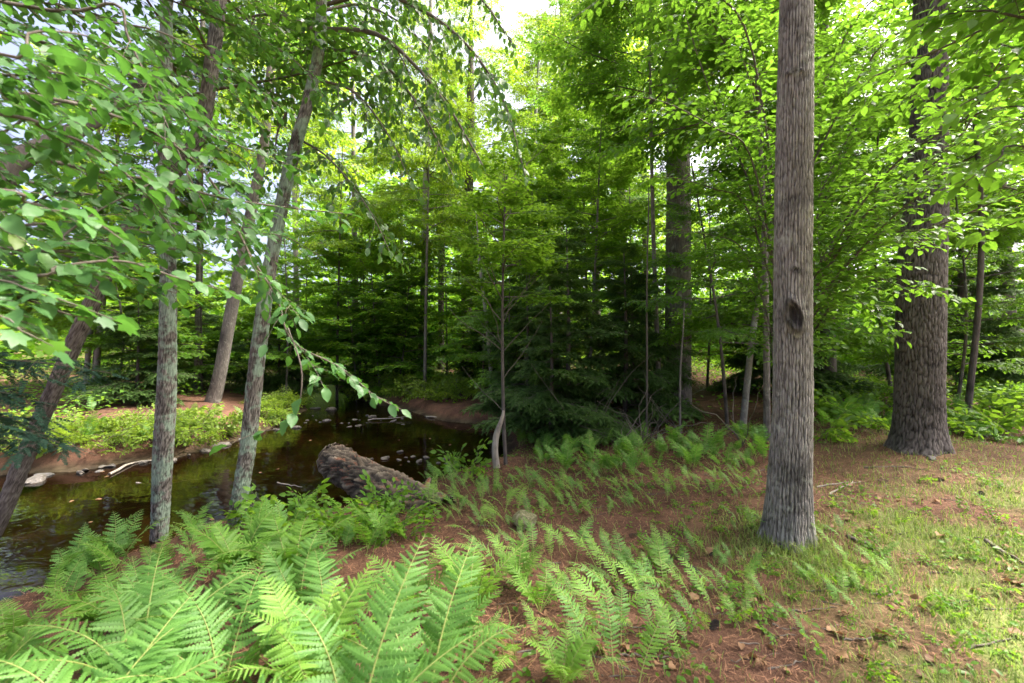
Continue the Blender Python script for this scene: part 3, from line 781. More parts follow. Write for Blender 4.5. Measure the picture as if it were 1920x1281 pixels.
def near(p):
    best = min(LMG, key=lambda l: (l[2][0] - p[0]) ** 2 + (l[2][1] - p[1]) ** 2)
    dx, dy = p[0] - best[2][0], p[1] - best[2][1]
    w = ("behind" if dy > 0 else "in front of") if abs(dy) > abs(dx) else ("left of" if dx < 0 else "right of")
    d = math.hypot(dx, dy)
    return ("close " if d < .45 and w == "behind" else "just " if d < .45 else "") + w + " " + best[1]
LMG = [(a_, b_, ground_at(*a_)) for a_, b_ in LMG]

bgspec = []
rb = R0(77)
BG = [(-7.2, 21), (-3.6, 23), (0.5, 21), (3.2, 17), (6.0, 20), (9.5, 15.5), (12.5, 19), (8.0, 11.5), (14.0, 11.0), (16.5, 15), (11.0, 8.2), (2.0, 27), (-7, 29), (7, 28), (14, 26), (-13, 27), (20, 21)]
for k, (x, y) in enumerate(BG):
    hgt = rb.uniform(14, 19); rr = rb.uniform(0.11, 0.2)
    z = Hs(x, y); lean = rb.normal(0, 0.5, 2)
    P = np.array([[x, y, z], [x + lean[0] * .3, y + lean[1] * .3, z + hgt * .35], [x + lean[0], y + lean[1], z + hgt]]); r = np.array([rr, rr * .75, 0.04])
    kd = ('birch', 'maple', 'birch', 'beech')[k % 4]
    tree("forest_tree", "%s trunk with %s crown %s" % (('grey', 'dark', 'pale')[k % 3], {'birch': 'airy', 'maple': 'layered', 'beech': 'dense'}[kd], behind(x, y)), P, r, ('bark_grey', 'bark_dark', 'bark_pale')[k % 3], 200 + k,
         [dict(kind=kd, z0=z + hgt * .36, z1=z + hgt * .97, n=20, l0=3.0, l1=1.6, p0=0.1, p1=0.7)], "trees of the forest behind", seg=10, n=24)

# --- understory maples and beeches with layered bright foliage
US = [("young_maple", "bright layered young maple over the far pool", -4.6, 12.6 + 3.2, 6.0, 'maple', 18, 2.4, 0.18),
      ("young_maple", "yellow green young maple beside the far riffle", -5.8, 17.2, 6.5, 'maple', 18, 2.6, 0.2),
      ("young_beech", "broad green young beech behind the bank sapling", 0.3, 12.5, 6.0, 'maple', 18, 2.3, 0.25),
      ("young_maple", "tall bright young maple rising behind the hemlock thicket", 2.2, 13.0, 8.5, 'maple', 24, 2.5, 0.35),
      ("young_beech", "green young beech to the left of the broad brown trunk", 1.7, 10.2, 6.8, 'maple', 20, 1.6, 0.35),
      ("young_beech", "leafy young beech filling the gap between the two big trunks", 5.2, 8.6, 6.5, 'beech', 22, 2.2, 0.2),
      ("young_maple", "yellow lit young maple at the far left bank", -9.6, 11.0, 4.6, 'maple', 16, 1.9, 0.25),
      ("young_maple", "bright young maple behind the slanted trunk", -12.0, 13.0, 7.0, 'maple', 20, 2.4, 0.25),
      ("young_birch", "airy birch foliage above the middle of the stream", -2.8, 14.6, 10.5, 'birch', 24, 2.6, 0.45),
      ("young_birch", "airy birch foliage behind the leaning grey trunk", -6.0, 15.6, 9.0, 'birch', 14, 2.2, 0.5),
      ("young_beech", "low beech sapling behind the pine at the right edge", 8.6, 8.8, 5.0, 'beech', 18, 2.0, 0.15),
      ("young_maple", "bright maple high behind the pine at the right edge", 9.6, 11.5, 9.0, 'maple', 22, 2.6, 0.3),
      ("young_maple", "light green young maple behind the far pool's middle", -2.4, 16.8, 6.5, 'maple', 20, 2.3, 0.12),
      ("young_maple", "light green young maple over the pool's right end", -0.9, 14.0, 5.6, 'maple', 18, 2.0, 0.15),
      ("young_beech", "light young beech right behind the thicket", 3.0, 11.6, 5.6, 'maple', 18, 1.6, 0.2),
      ("young_maple", "young maple behind the thicket's left half", 1.2, 15.8, 7.5, 'maple', 20, 2.4, 0.15),
      ("young_maple", "young maple between the broad brown and the knotted trunk", 6.0, 14.0, 7.0, 'maple', 20, 2.4, 0.12),
      ("young_maple", "young maple in the rear left of the far riffle", -8.6, 18.6, 7.0, 'maple', 20, 2.5, 0.12),
      ("young_maple", "young maple behind the leaning trunk's needle bank", -6.2, 19.6, 7.0, 'maple', 20, 2.5, 0.12),
      ("young_beech", "low green beech left of the tall thicket hemlock", -0.1, 11.2, 3.4, 'beech', 14, 1.5, 0.15),
      ("beech_tree", "tall beech whose crown fills the top behind the knotted trunk", 3.7, 6.6, 9.0, 'beech', 22, 2.2, 0.50),
      ("beech_tree", "tall beech whose crown hangs over the pine's right", 7.6, 7.6, 9.0, 'beech', 22, 2.3, 0.42),
      ("beech_tree", "tall beech whose crown hides the broad brown trunk's top", 2.9, 8.9, 10.0, 'beech', 22, 2.2, 0.58),
      ("young_maple", "low yellow green maple left behind the needle bank", -9.4, 13.8, 6.0, 'maple', 20, 2.1, 0.10),
      ("young_maple", "yellow green maple right behind the leaning needle bank tree", -6.9, 13.9, 5.6, 'maple', 18, 1.9, 0.16),
      ("young_maple", "pale green maple far left behind the twin pale stems", -13.0, 16.0, 4.6, 'birch', 18, 2.2, 0.10),
      ("young_maple", "pale green maple in the rear between lichen and leaning trunks", -10.8, 19.0, 4.8, 'birch', 18, 2.2, 0.10),
      ("young_maple", "yellow green maple overhanging the far riffle from behind", -3.9, 15.6, 4.4, 'maple', 16, 2.0, 0.10),
      ("young_maple", "low maple spray on the far bank behind the pool's left end", -5.2, 15.2, 3.4, 'maple', 12, 1.6, 0.12),
      ("young_beech", "beech sapling between birch stem and grey trunk", 3.6, 7.6, 4.6, 'beech', 14, 1.5, 0.3)]
for k, (nm, lb, x, y, h, kd, n, l, c0) in enumerate(US):
    z = max(Hs(x, y), 0.05); rr = 0.012 + 0.0042 * h
    rng = R0(300 + k); w = rng.normal(0, 0.25, 2)
    P = np.array([[x, y, z], [x + w[0] * .5, y - w[1] * .5, z + h * .4], [x + w[0], y + w[1], z + h]]); r = np.array([rr, rr * .7, 0.012])
    tree(nm, lb, P, r, ('bark_grey', 'bark_dark')[k % 2], 300 + k, [dict(kind=kd, z0=z + h * c0, z1=z + h * .97, n=n, l0=l, l1=l * .5, p0=0.0, p1=0.5)], "understory trees", seg=8, n=20)

# --- hemlocks: conical, sprays drooping
HM = [("tall dark hemlock in the middle of the thicket", 0.95, 7.9, 3.7, 24, 1.5, 0.05),
      ("dark hemlock at the right of the thicket", 2.1, 8.5, 3.3, 22, 1.5, 0.05),
      ("hemlock at the thicket's rear, behind the dead stems", 2.6, 9.9, 3.3, 18, 1.5, 0.08),
      ("hemlock behind the bank sapling, leaning over the pool", 0.3, 9.4, 3.2, 20, 1.5, 0.08),
      ("small hemlock at the edge of the pool's right bank", 0.62, 7.4, 2.6, 16, 1.0, 0.12),
      ("pale green low hemlock on the far left bank", -8.9, 10.8, 2.6, 16, 1.5, 0.10),
      ("hemlock in shade behind the far left bank", -10.6, 15.2, 3.6, 20, 1.8, 0.10),
      ("dark hemlock behind the needle bank across the stream", -7.9, 15.4, 3.4, 18, 1.8, 0.08),
      ("dark hemlock behind the far pool's right end", -0.2, 17.0, 3.6, 30, 2.4, 0.08),
      ("dark hemlock between the two big trunks in the rear", 7.4, 12.6, 4.5, 28, 2.3, 0.06),
      ("dark hemlock behind the pine at the right edge", 12.6, 12.8, 8.0, 30, 2.5, 0.06),
      ("hemlock deep behind the far riffle", -5.6, 22.0, 5.0, 24, 2.6, 0.06)]
for k, (lb, x, y, h, n, l, c0) in enumerate(HM):
    z = max(Hs(x, y), 0.05); rr = 0.015 + 0.011 * h
    P = np.array([[x, y, z], [x + .03, y, z + h * .5], [x, y + .05, z + h]]); r = np.array([rr, rr * .6, 0.008])
    tree("hemlock_tree", lb, P, r, 'bark_dark', 400 + k, [dict(kind='hemlock', z0=z + h * c0, z1=z + h * .97, n=n, l0=l, l1=l * .25, p0=0.02, p1=0.35)], "hemlocks", seg=8, n=16)

# --- distant forest closing the view
rng = R0(900)
cl = []
for k in range(1900):
    a = rng.uniform(-66, 66); d = rng.uniform(26, 58)
    cx, cy_ = d * math.sin(rad(a)), d * math.cos(rad(a)); cz = rng.uniform(0, 1) ** 1.7 * 14 + .05 * max(d - 15, 0) * (a < 5) - 1.0
    if -50 < a < -22 and cz > 5.0: continue
    m = 62
    q = rng.normal(0, 1, (m, 3)) * (1.3, 1.3, 0.55) + (cx, cy_, cz + 1.5)
    dd = nrm(rng.normal(0, 1, (m, 3)) * (1, 1, .4)); nn = nrm(rng.normal(0, .5, (m, 3)) + (0, 0, 1))
    cl.append((q, dd, nn, rng.uniform(.4, .75, m)))
mesh = mk_mesh("distant_forest", bake_leaves(cat(cl), LEAF_FAR, 0, rng), [M['maple']])
tag(obj("distant_forest", mesh), "hazy mass of green forest far behind all trunks", "forest", kind="stuff")

# ------------------------------------------------------------------ leafy branches close to the camera: leaves as parts
def single_leaf_meshes(mat, tpl):
    out_ = []
    for tint in (0.1, 0.35, 0.6, 0.85, 0.97):
        TV, T3, T4 = tpl
        V = TV.copy(); V[:, 2] *= 0.6 + 0.9 * tint; V[:, 1] *= 0.9 + 0.25 * tint
        F = np.concatenate([T3, T4[:, [0, 1, 2]], T4[:, [0, 2, 3]]]) if len(T4) else T3
        out_.append(mk_mesh("leaf", [(V, F, 0, np.full(len(V), tint), True)], [M[mat]]))
    return out_

def leafy_parts(t, base, systems, tpl, tpl_far, mat, rng, most=300, seg=5):
    """systems: list of (tubes, leaves); the leaves that show largest become parts, the rest one mass"""
    base = np.asarray(base)
    brs = [obj("branch", mk_mesh("branch", bake_tubes([(p - base, r) for p, r in tb], 0, seg), [M['twig']]), t) for tb, lv in systems]
    O = np.concatenate([lv[0] for tb, lv in systems]); D = np.concatenate([lv[1] for tb, lv in systems]); N = np.concatenate([lv[2] for tb, lv in systems]); S = np.concatenate([lv[3] for tb, lv in systems])
    own = np.concatenate([np.full(len(lv[0]), k) for k, (tb, lv) in enumerate(systems)])
    d = np.linalg.norm(O - (0, 0, CAMZ), axis=1)
    u = O[:, 0] / np.maximum(O[:, 1], .05) * FPX; v = (CAMZ - O[:, 2]) / np.maximum(O[:, 1], .05) * FPX
    seen = (O[:, 1] > .3) & (abs(u) < 980) & (abs(v) < 660)
    # keep clear of the lens
    keep = d > 0.75
    sc = np.where(seen & keep, S / d, -1)
    order = np.argsort(-sc)[:most]; order = order[sc[order] > 0]
    ms = single_leaf_meshes(mat, tpl)
    for i in order:
        b = nrm(np.cross(N[i], D[i])); n = np.cross(D[i], b); s = S[i]
        p = O[i] - base
        mt = Matrix(((D[i][0] * s, b[0] * s, n[0] * s, p[0]), (D[i][1] * s, b[1] * s, n[1] * s, p[1]), (D[i][2] * s, b[2] * s, n[2] * s, p[2]), (0, 0, 0, 1)))
        obj("leaf", ms[rng.randint(len(ms))], brs[own[i]], mat=mt)
    rest = keep.copy(); rest[order] = False
    if rest.any():
        o = obj("foliage", mk_mesh("foliage", bake_leaves((O[rest] - base, D[rest], N[rest], S[rest]), tpl_far, 0, rng), [M[mat]]), t)
        tag(o, kind="stuff")
    return brs

def pxcurve(spec):
    return np.array([at(*s) for s in spec])

# --- alder reaching in from the left
rng = R0(51)
base = np.array([-2.75, 1.15, Hs(-2.75, 1.15)])
tL = thing("alder_tree", "leafy alder branches hanging in close from the upper left", "tree", base)
Pt = np.array([base - (0, 0, .3), base + (0.05, .05, 1.0), base + (-.05, .1, 2.2), base + (.1, .3, 3.6), base + (.2, .4, 5.0)])
obj("trunk", trunk_mesh("trunk", Pt, np.array([.09, .08, .07, .06, .03]), base, M['bark_dark'], 16, 40, 9), tL)
def from_stem(z, spec):
    return np.vstack([[along(Pt, z)], pxcurve(spec)])
sysL = []
LB = [(3.3, [(60, 15, 1.9), (215, 8, 2.0), (240, 70, 2.0), (290, 180, 2.0), (345, 310, 2.05), (390, 400, 2.1)], .009),
      (2.6, [(0, 290, 1.7), (90, 302, 1.75), (200, 325, 1.8), (300, 340, 1.9), (420, 372, 2.0), (560, 392, 2.2), (660, 402, 2.4)], .010),
      (2.4, [(60, 470, 1.5), (120, 440, 1.55), (190, 392, 1.6), (300, 336, 1.7)], .007),
      (3.0, [(20, 170, 1.6), (160, 200, 1.7), (290, 250, 1.9), (390, 330, 2.0), (470, 480, 2.05), (520, 560, 2.1), (548, 640, 2.1), (640, 690, 2.15), (700, 740, 2.2), (752, 768, 2.2)], .008),
      (3.1, [(0, 60, 1.8), (150, 110, 1.9), (300, 165, 2.1), (380, 245, 2.2), (480, 285, 2.4), (580, 325, 2.6)], .008),
      (2.2, [(0, 520, 1.35), (110, 500, 1.4), (230, 490, 1.5), (330, 520, 1.6), (420, 545, 1.7)], .007),
      (2.2, [(-40, 430, 1.6), (90, 420, 1.7), (220, 430, 1.9), (330, 450, 2.0), (440, 500, 2.2)], .007),
      (2.8, [(-30, 210, 1.35), (80, 240, 1.4), (180, 280, 1.5), (270, 360, 1.6), (330, 440, 1.7)], .007),
      (3.6, [(20, -40, 2.2), (150, 30, 2.4), (300, 60, 2.6), (430, 130, 2.8), (540, 210, 3.0)], .009),
      (3.3, [(-60, 120, 1.5), (60, 130, 1.5), (170, 150, 1.6), (260, 200, 1.7)], .007),
      (2.0, [(-60, 560, 1.2), (40, 560, 1.25), (130, 590, 1.3), (210, 600, 1.35)], .006),
      (2.5, [(-60, 350, 1.2), (50, 380, 1.25), (150, 400, 1.3), (230, 450, 1.35)], .006),
      (3.9, [(60, -60, 3.0), (250, -20, 3.2), (420, 40, 3.4), (560, 120, 3.6), (640, 240, 3.7)], .010),
      (2.7, [(0, 330, 2.4), (200, 380, 2.6), (400, 440, 2.8), (520, 440, 2.9), (600, 480, 3.0)], .008)]
for z, spec, r0 in LB:
    sysL.append(branch_system(from_stem(z, spec), rng, r0, 0.066, 0.044, 0.095, 0.40, 0.22, 0.38, bare=0.26, ldroop=0.22, spread=48))
for z, spec, r0 in [(3.5, [(-40, 10, 2.6), (120, 80, 2.8), (280, 120, 3.0), (400, 190, 3.2)], .008), (2.9, [(-60, 250, 2.0), (80, 200, 2.1), (220, 190, 2.3), (340, 230, 2.5), (450, 250, 2.7)], .008),
                    (2.6, [(-40, 400, 2.2), (120, 360, 2.4), (280, 390, 2.6), (400, 420, 2.8), (500, 400, 3.0)], .008), (2.3, [(-60, 480, 1.8), (80, 470, 1.9), (240, 520, 2.1), (360, 560, 2.3)], .007), (3.4, [(-40, 90, 1.25), (60, 60, 1.3), (170, 70, 1.4), (250, 120, 1.5)], .006)]:
    sysL.append(branch_system(from_stem(z, spec), rng, r0, 0.066, 0.046, 0.10, 0.42, 0.22, 0.38, bare=0.26, ldroop=0.22, spread=48))
for z, spec, r0 in [(3.7, [(-20, -20, 3.2), (160, 20, 3.4), (320, 90, 3.6), (440, 180, 3.8), (520, 280, 3.9)], .009), (3.2, [(-40, 140, 3.0), (140, 150, 3.2), (300, 200, 3.4), (430, 280, 3.6), (520, 350, 3.7)], .009), (2.8, [(-40, 290, 3.0), (140, 270, 3.2), (280, 300, 3.4), (420, 350, 3.6)], .008), (2.4, [(-40, 430, 2.8), (120, 440, 3.0), (260, 460, 3.2), (400, 480, 3.4), (500, 520, 3.5)], .008), (4.1, [(20, -120, 3.0), (220, -60, 3.2), (380, 0, 3.4), (500, 60, 3.6)], .009)]:
    sysL.append(branch_system(from_stem(z, spec), rng, r0, 0.066, 0.046, 0.095, 0.5, 0.22, 0.4, bare=0.24, ldroop=0.25, spread=48))
limb = np.vstack([[along(Pt, 2.9)], pxcurve([(-60, 350, 2.3), (20, 305, 2.45), (90, 272, 2.6), (150, 240, 2.8), (215, 200, 3.0), (270, 150, 3.2)])])
obj("limb", trunk_mesh("limb", limb, np.array([.065, .06, .055, .05, .046, .04, .025]), base, M['bark_dark'], 14, 40, 12), tL)
# hanging twig with a loop near the leaning trunk
sysL.append(branch_system(pxcurve([(540, 615, 2.1), (566, 700, 2.0), (548, 790, 2.0), (480, 812, 2.0), (425, 835, 1.9)]), rng, .004, 0.075, 0.10, 0.35, 0.10, 0.2, 0.35, bare=0.4, sub=False))
leafy_parts(tL, base, sysL, LEAF_NEAR, LEAF_MID, 'alder', rng)

# --- bluish hemlock bough at the left edge
base = np.array([-2.6, 1.9, Hs(-2.6, 1.9)])
tS = thing("hemlock_tree", "blurred blue green hemlock boughs at the left edge over the water", "tree", base, "hemlocks")
Pt2 = np.array([base - (0, 0, .3), base + (0, 0, 1.2), base + (-.05, 0, 1.9)])
obj("trunk", trunk_mesh("trunk", Pt2, np.array([.04, .03, .01]), base, M['bark_dark'], 10, 20, 9), tS)
me0 = [mk_mesh("spruce_foliage", bake_leaves(lv, TWIG_HEM, 0, R0(k)) + bake_tubes(tb, 1, 3), [M['spruce'], M['twig']]) for k, (tb, lv) in enumerate(
    branch_system(np.array([[0, 0, 0], [.3, .02, -.01], [.6, -.02, -.04], [.85, 0, -.1]]), R0(60 + q), .006, .075, .022, .06, .34, .2, .2, spread=58, taper=.8) for q in range(2))]
for k, (z, az, ln, pt) in enumerate(((1.42, -.45, 1.15, -.02), (1.32, -.15, 1.0, -.04), (1.26, -.6, .9, -.06), (1.5, .1, 1.0, .05), (1.2, .25, .8, -.05))):
    obj("foliage", me0[k % 2], tS, mat=Matrix.Translation((0, 0, z)) @ Matrix.Rotation(az, 4, 'Z') @ Matrix.Rotation(-pt, 4, 'Y') @ Matrix.Scale(ln, 4))

# --- limbs of the leaning grey tree, hanging leaves over the middle
rng = R0(52)
sysD = []
for spec, r0 in [([(602, 62, 4.5), (520, 28, 4.5), (440, 36, 4.5)], .028), ([(601, 55, 4.5), (700, 62, 4.3), (770, 115, 4.2), (840, 200, 4.1), (905, 310, 4.0)], .028),
                 ([(596, 100, 4.5), (560, 98, 4.5), (500, 104, 4.6)], .020), ([(596, 98, 4.5), (650, 95, 4.3), (730, 130, 4.1), (800, 225, 4.0), (850, 330, 3.9)], .020),
                 ([(590, 150, 4.5), (660, 170, 4.2), (720, 240, 4.0), (770, 340, 3.9)], .015), ([(603, 10, 4.5), (720, -10, 4.2), (850, 60, 4.0), (940, 180, 3.9), (985, 330, 3.9)], .022),
                 ([(603, 20, 4.5), (680, 10, 4.8), (760, 50, 5.0), (840, 130, 5.1)], .018), ([(604, -30, 4.5), (740, -60, 4.4), (880, -20, 4.3), (960, 80, 4.2)], .02),
                 ([(560, 260, 4.5), (620, 300, 4.2), (690, 390, 4.0), (730, 470, 3.9)], .012), ([(540, 205, 4.6), (520, 250, 4.7), (515, 300, 4.7), (522, 210, 5.0)], .012)]:
    sysD.append(branch_system(pxcurve(spec), rng, r0, 0.080, 0.060, 0.13, 0.55, 0.55, 0.55, bare=0.12, ldroop=0.6))
leafy_parts(tD, bD, sysD, LEAF_NEAR, LEAF_MID, 'dleaf', rng)

# --- beech behind the grey trunk, fanning out to both sides
rng = R0(53)
gb = ground_at(1500, 930)
bx_, by_ = 2.75, 4.55
base = np.array([bx_, by_, Hs(bx_, by_)])
tR = thing("beech_tree", "bright green beech whose branches fan out behind the grey knotted trunk", "tree", base)
Pt = np.array([base - (0, 0, .3), base + (0, 0, .8), base + (.02, .0, 1.6), base + (.0, .05, 2.6), base + (.05, .1, 3.8), base + (.1, .1, 5.4)])
Pt[1:, 0] -= 0.06
obj("trunk", trunk_mesh("trunk", Pt, np.array([.055, .05, .045, .04, .03, .01]), base, M['bark_grey'], 12, 40, 9), tR)
sysR = []
RB = [(1.75, [(1600, 430, 4.2), (1690, 355, 3.9), (1790, 270, 3.6), (1850, 160, 3.4), (1885, 0, 3.2)], .016), (1.9, [(1600, 390, 4.4), (1690, 300, 4.2), (1790, 180, 4.0), (1850, 60, 3.9)], .012),
      (1.7, [(1620, 460, 4.2), (1740, 430, 3.7), (1850, 385, 3.2), (1960, 345, 2.8)], .013), (1.6, [(1620, 475, 4.3), (1720, 455, 4.1), (1830, 420, 3.8), (1920, 380, 3.5)], .010),
      (2.3, [(1400, 330, 4.6), (1350, 220, 4.6), (1310, 110, 4.5), (1280, 10, 4.4)], .013), (2.0, [(1400, 390, 4.6), (1340, 355, 4.6), (1270, 335, 4.5), (1190, 330, 4.4)], .011),
      (2.6, [(1420, 210, 4.7), (1380, 80, 4.7), (1330, 0, 4.7)], .011), (2.1, [(1410, 300, 4.3), (1340, 240, 4.1), (1240, 190, 3.9), (1150, 180, 3.8)], .011),
      (2.2, [(1570, 320, 4.5), (1620, 200, 4.6), (1640, 60, 4.7)], .011), (2.4, [(1600, 240, 4.4), (1690, 130, 4.2), (1740, 30, 4.0)], .011),
      (1.5, [(1400, 480, 4.7), (1330, 440, 4.8), (1240, 430, 4.9)], .009), (1.4, [(1600, 530, 4.4), (1700, 540, 4.3), (1800, 560, 4.2)], .008),
      (1.3, [(1570, 560, 4.5), (1640, 590, 4.4), (1700, 640, 4.3)], .007), (3.2, [(1590, 60, 4.3), (1700, -30, 4.0), (1850, -60, 3.6)], .012),
      (3.1, [(1400, 60, 4.3), (1300, -20, 4.1), (1180, -30, 3.9), (1080, 30, 3.8)], .012), (2.9, [(1640, 100, 3.9), (1780, 60, 3.2), (1900, 90, 2.6)], .012),
      (1.9, [(1640, 350, 3.9), (1780, 240, 3.2), (1890, 200, 2.7), (1980, 220, 2.4)], .011), (1.8, [(1660, 420, 3.8), (1790, 330, 3.1), (1900, 300, 2.5)], .010),
      (1.2, [(1420, 560, 4.8), (1340, 520, 4.9), (1270, 540, 5.0)], .007)]
for z, spec, r0 in RB:
    c = np.vstack([[along(Pt, base[2] + z - .25)], pxcurve(spec)])
    sysR.append(branch_system(c, rng, r0, 0.078, 0.050, 0.105, 0.58, 0.12, 0.35, bare=0.14, ldroop=0.2))
leafy_parts(tR, base, sysR, LEAF_NEAR, LEAF_MID, 'beech', rng)

# --- hornbeam coming in from the upper right, close by
rng = R0(54)
base = np.array([3.6, 1.6, Hs(3.6, 1.6)])
tU = thing("hornbeam_tree", "large bright leaves hanging in close from the upper right corner", "tree", base)
Pt = np.array([base - (0, 0, .3), base + (0, 0, 1.5), base + (-.1, .1, 3.0), base + (-.1, .2, 4.6), base + (-.1, .2, 6)])
obj("trunk", trunk_mesh("trunk", Pt, np.array([.08, .07, .06, .04, .02]), base, M['bark_grey'], 14, 40, 9), tU)
sysU = []
for z, spec, r0 in [(2.9, [(1960, 40, 2.2), (1840, 20, 2.3), (1700, 40, 2.5)], .009), (2.6, [(1960, 150, 2.1), (1860, 170, 2.1), (1760, 220, 2.2)], .008), (2.3, [(1960, 280, 2.2), (1870, 300, 2.2), (1790, 360, 2.4)], .008),
                    (2.0, [(1970, 420, 2.3), (1900, 420, 2.4), (1820, 450, 2.6)], .007), (3.2, [(1960, -60, 2.3), (1800, -60, 2.5), (1640, -20, 2.8)], .009), (3.6, [(1900, -200, 3.0), (1700, -160, 3.4), (1580, -60, 3.8)], .01), (2.7, [(1960, 90, 3.0), (1850, 110, 3.2), (1740, 160, 3.4), (1660, 220, 3.6)], .009), (2.4, [(1970, 230, 3.0), (1860, 240, 3.2), (1760, 290, 3.4), (1680, 350, 3.6)], .009), (3.0, [(1960, -10, 2.8), (1860, 0, 3.0), (1760, 40, 3.2), (1680, 110, 3.4)], .009)]:
    sysU.append(branch_system(np.vstack([[along(Pt, z + base[2] - .5)], pxcurve(spec)]), rng, r0, 0.072, 0.05, 0.11, 0.40, 0.2, 0.38, bare=0.3, ldroop=0.25))
crown(tU, base, resample(Pt, 40), R0(71), 'beech', 3.8, 5.9, 4, 1.5, 1.1, .0, .4, az=(1.9, 3.3))
leafy_parts(tU, base, sysU, LEAF_NEAR, LEAF_MID, 'beech', rng, 250)

# --- bare sapling on the bank by the pool, with the pale peeled stem
g = ground_at(942, 872)
P, r = px_trunk([(948, 868, 8), (944, 780, 6.5), (942, 640, 5.5), (943, 520, 4.5), (946, 400, 3.5), (950, 330, 2.4)], g[1])
tSap, bS, PS = tree("bank_sapling", "slender brown sapling with thin bare twigs at the pool's right bank", P, r, 'bark_dark', 61, [], seg=10)
rng = R0(61)
for k in range(22):
    z = rng.uniform(1.0, 4.2); a = rng.uniform(0, 6.28); l = rng.uniform(.5, 1.2)
    c = twig_curve(along(PS, z), np.array([math.cos(a) * .75, math.sin(a) * .5, rng.uniform(.3, .9)]), l, rng, -.1, 7, .08)
    obj("branch", mk_mesh("branch", bake_tubes([(c - bS, np.linspace(.008, .002, 7))], 0, 5), [M['twig']]), tSap)
crown(tSap, bS, PS, R0(62), 'maple', 2.6, 4.4, 9, 1.2, .8, .1, .5)
P, r = px_trunk([(931, 878, 14), (928, 845, 12), (931, 815, 11), (941, 785, 7), (944, 770, 4)], g[1] - .12)
t = thing("pale_stem", "pale peeled curved stem leaning on the bank sapling", "dead stem", (P[0][0], P[0][1], Hs(P[0][0], P[0][1])))
P = np.vstack([[P[0] - (0, 0, .25)], P]); r = np.append(r[0] * 1.2, r)
obj("stem", trunk_mesh("stem", P, r, t.location, M['wood_dead'], 12, 24, 3), t)
for k in range(6):
    a = rng.uniform(2.4, 5.6); c = twig_curve(P[1] + (0, 0, .0), np.array([math.cos(a) * .6, math.sin(a) * .6, -.15]), .3, rng, .5, 6, .25)
    obj("root", mk_mesh("root", bake_tubes([(c - np.array(t.location), np.linspace(.014, .004, 6))], 0, 5), [M['wood_dead']]), t)

# --- tangle of bare twigs at the foot of the thicket
rng = R0(63)
for k in range(14):
    px, py = rng.uniform(1000, 1400), rng.uniform(800, 840)
    b0 = ground_at(px, py); t = thing("dead_brush", "tangled bare dead twigs " + near(b0), "dead twigs", b0, "dead brush under the thicket")
    for q in range(5):
        a = rng.uniform(0, 6.28); c = twig_curve(np.zeros(3), np.array([math.cos(a) * .8, math.sin(a) * .5, rng.uniform(.25, 1.1)]), rng.uniform(.6, 1.5), rng, .15, 8, .12)
        obj("twig", mk_mesh("twig", bake_tubes([(c, np.linspace(.008, .002, 8))], 0, 4), [M['twig']]), t)

# ------------------------------------------------------------------ ferns
def pinna_template(n, w=0.125, seed=0):
    rng = R0(seed); V, F = [], []
    xs = np.linspace(0.0, 1.0, n + 1)
    for k in range(n):
        x0, x1 = xs[k], xs[k + 1]; dx = x1 - x0
        h = w * (1 - 0.75 * ((k + .3) / n) ** 2.2) * (0.75 if k == 0 else 1) * rng.uniform(.9, 1.1)
        zc0, zc1 = -0.10 * x0 ** 2, -0.10 * x1 ** 2
        for s in (1, -1):
            b = len(V)
            V += [(x0, 0, zc0), (x1, 0, zc1), (x0 + dx * 1.12, s * h * .80, zc1 - .010), (x0 + dx * .82, s * h * 1.06, zc0 - .026), (x0 + dx * .34, s * h * .78, zc0 - .012)]
            F.append((b, b + 1, b + 2, b + 3, b + 4))
    b = len(V); V += [(0.96, .02, -.09), (0.96, -.02, -.09), (1.07, 0, -.12)]
    T = [(f[0], f[1], f[2]) for f in F] + [(f[0], f[2], f[3]) for f in F] + [(f[0], f[3], f[4]) for f in F] + [(b, b + 1, b + 2)]
    return np.array(V, float), np.array(T), np.zeros((0, 4), int)

PIN = [pinna_template(9, .112, k) for k in range(3)]
PIN_LO = pinna_template(5, .125, 7)

def frond_geom(L_, npairs, wmax, a0, a1, rng, stalk=0.2, slim=False):
    m = 18; t = np.linspace(0, 1, m)
    ph = np.radians(a0 + (a1 - a0) * t ** 1.35)
    dx, dz = np.sin(ph), np.cos(ph)
    x = np.concatenate([[0], np.cumsum((dx[1:] + dx[:-1]) / 2)]) * L_ / (m - 1); z = np.concatenate([[0], np.cumsum((dz[1:] + dz[:-1]) / 2)]) * L_ / (m - 1)
    y = rng.uniform(.03, .12) * L_ * np.sin(t * 2.6 + rng.rand() * 6) * t
    P = np.stack([x, y, z], -1)
    o, d, n, s = [], [], [], []
    for k in range(npairs):
        u = (k + .5) / npairs; tt = stalk + (1 - stalk) * u ** 0.95
        p = np.array([np.interp(tt, t, P[:, c]) for c in range(3)]); f = np.radians(a0 + (a1 - a0) * tt ** 1.35)
        T = np.array([math.sin(f), 0, math.cos(f)]); N = np.array([-math.cos(f), 0, math.sin(f)])
        pr = (min(1, .45 + 2.6 * u) if not slim else min(1, .25 + 2.0 * u)) * (1 - u ** 2.4) * 1.02 + .05
        for sd in (1, -1):
            a = rad(74 - 22 * u + rng.normal(0, 6))
            dd = nrm(T * math.cos(a) + np.array([0, sd, 0]) * math.sin(a) + N * (0.2 - .5 * rng.rand()))
            o.append(p); d.append(dd); n.append(nrm(N + rng.normal(0, .10, 3))); s.append(max(wmax * pr * rng.uniform(.92, 1.08), .008))
    return P, tuple(map(np.array, (o, d, n, s)))

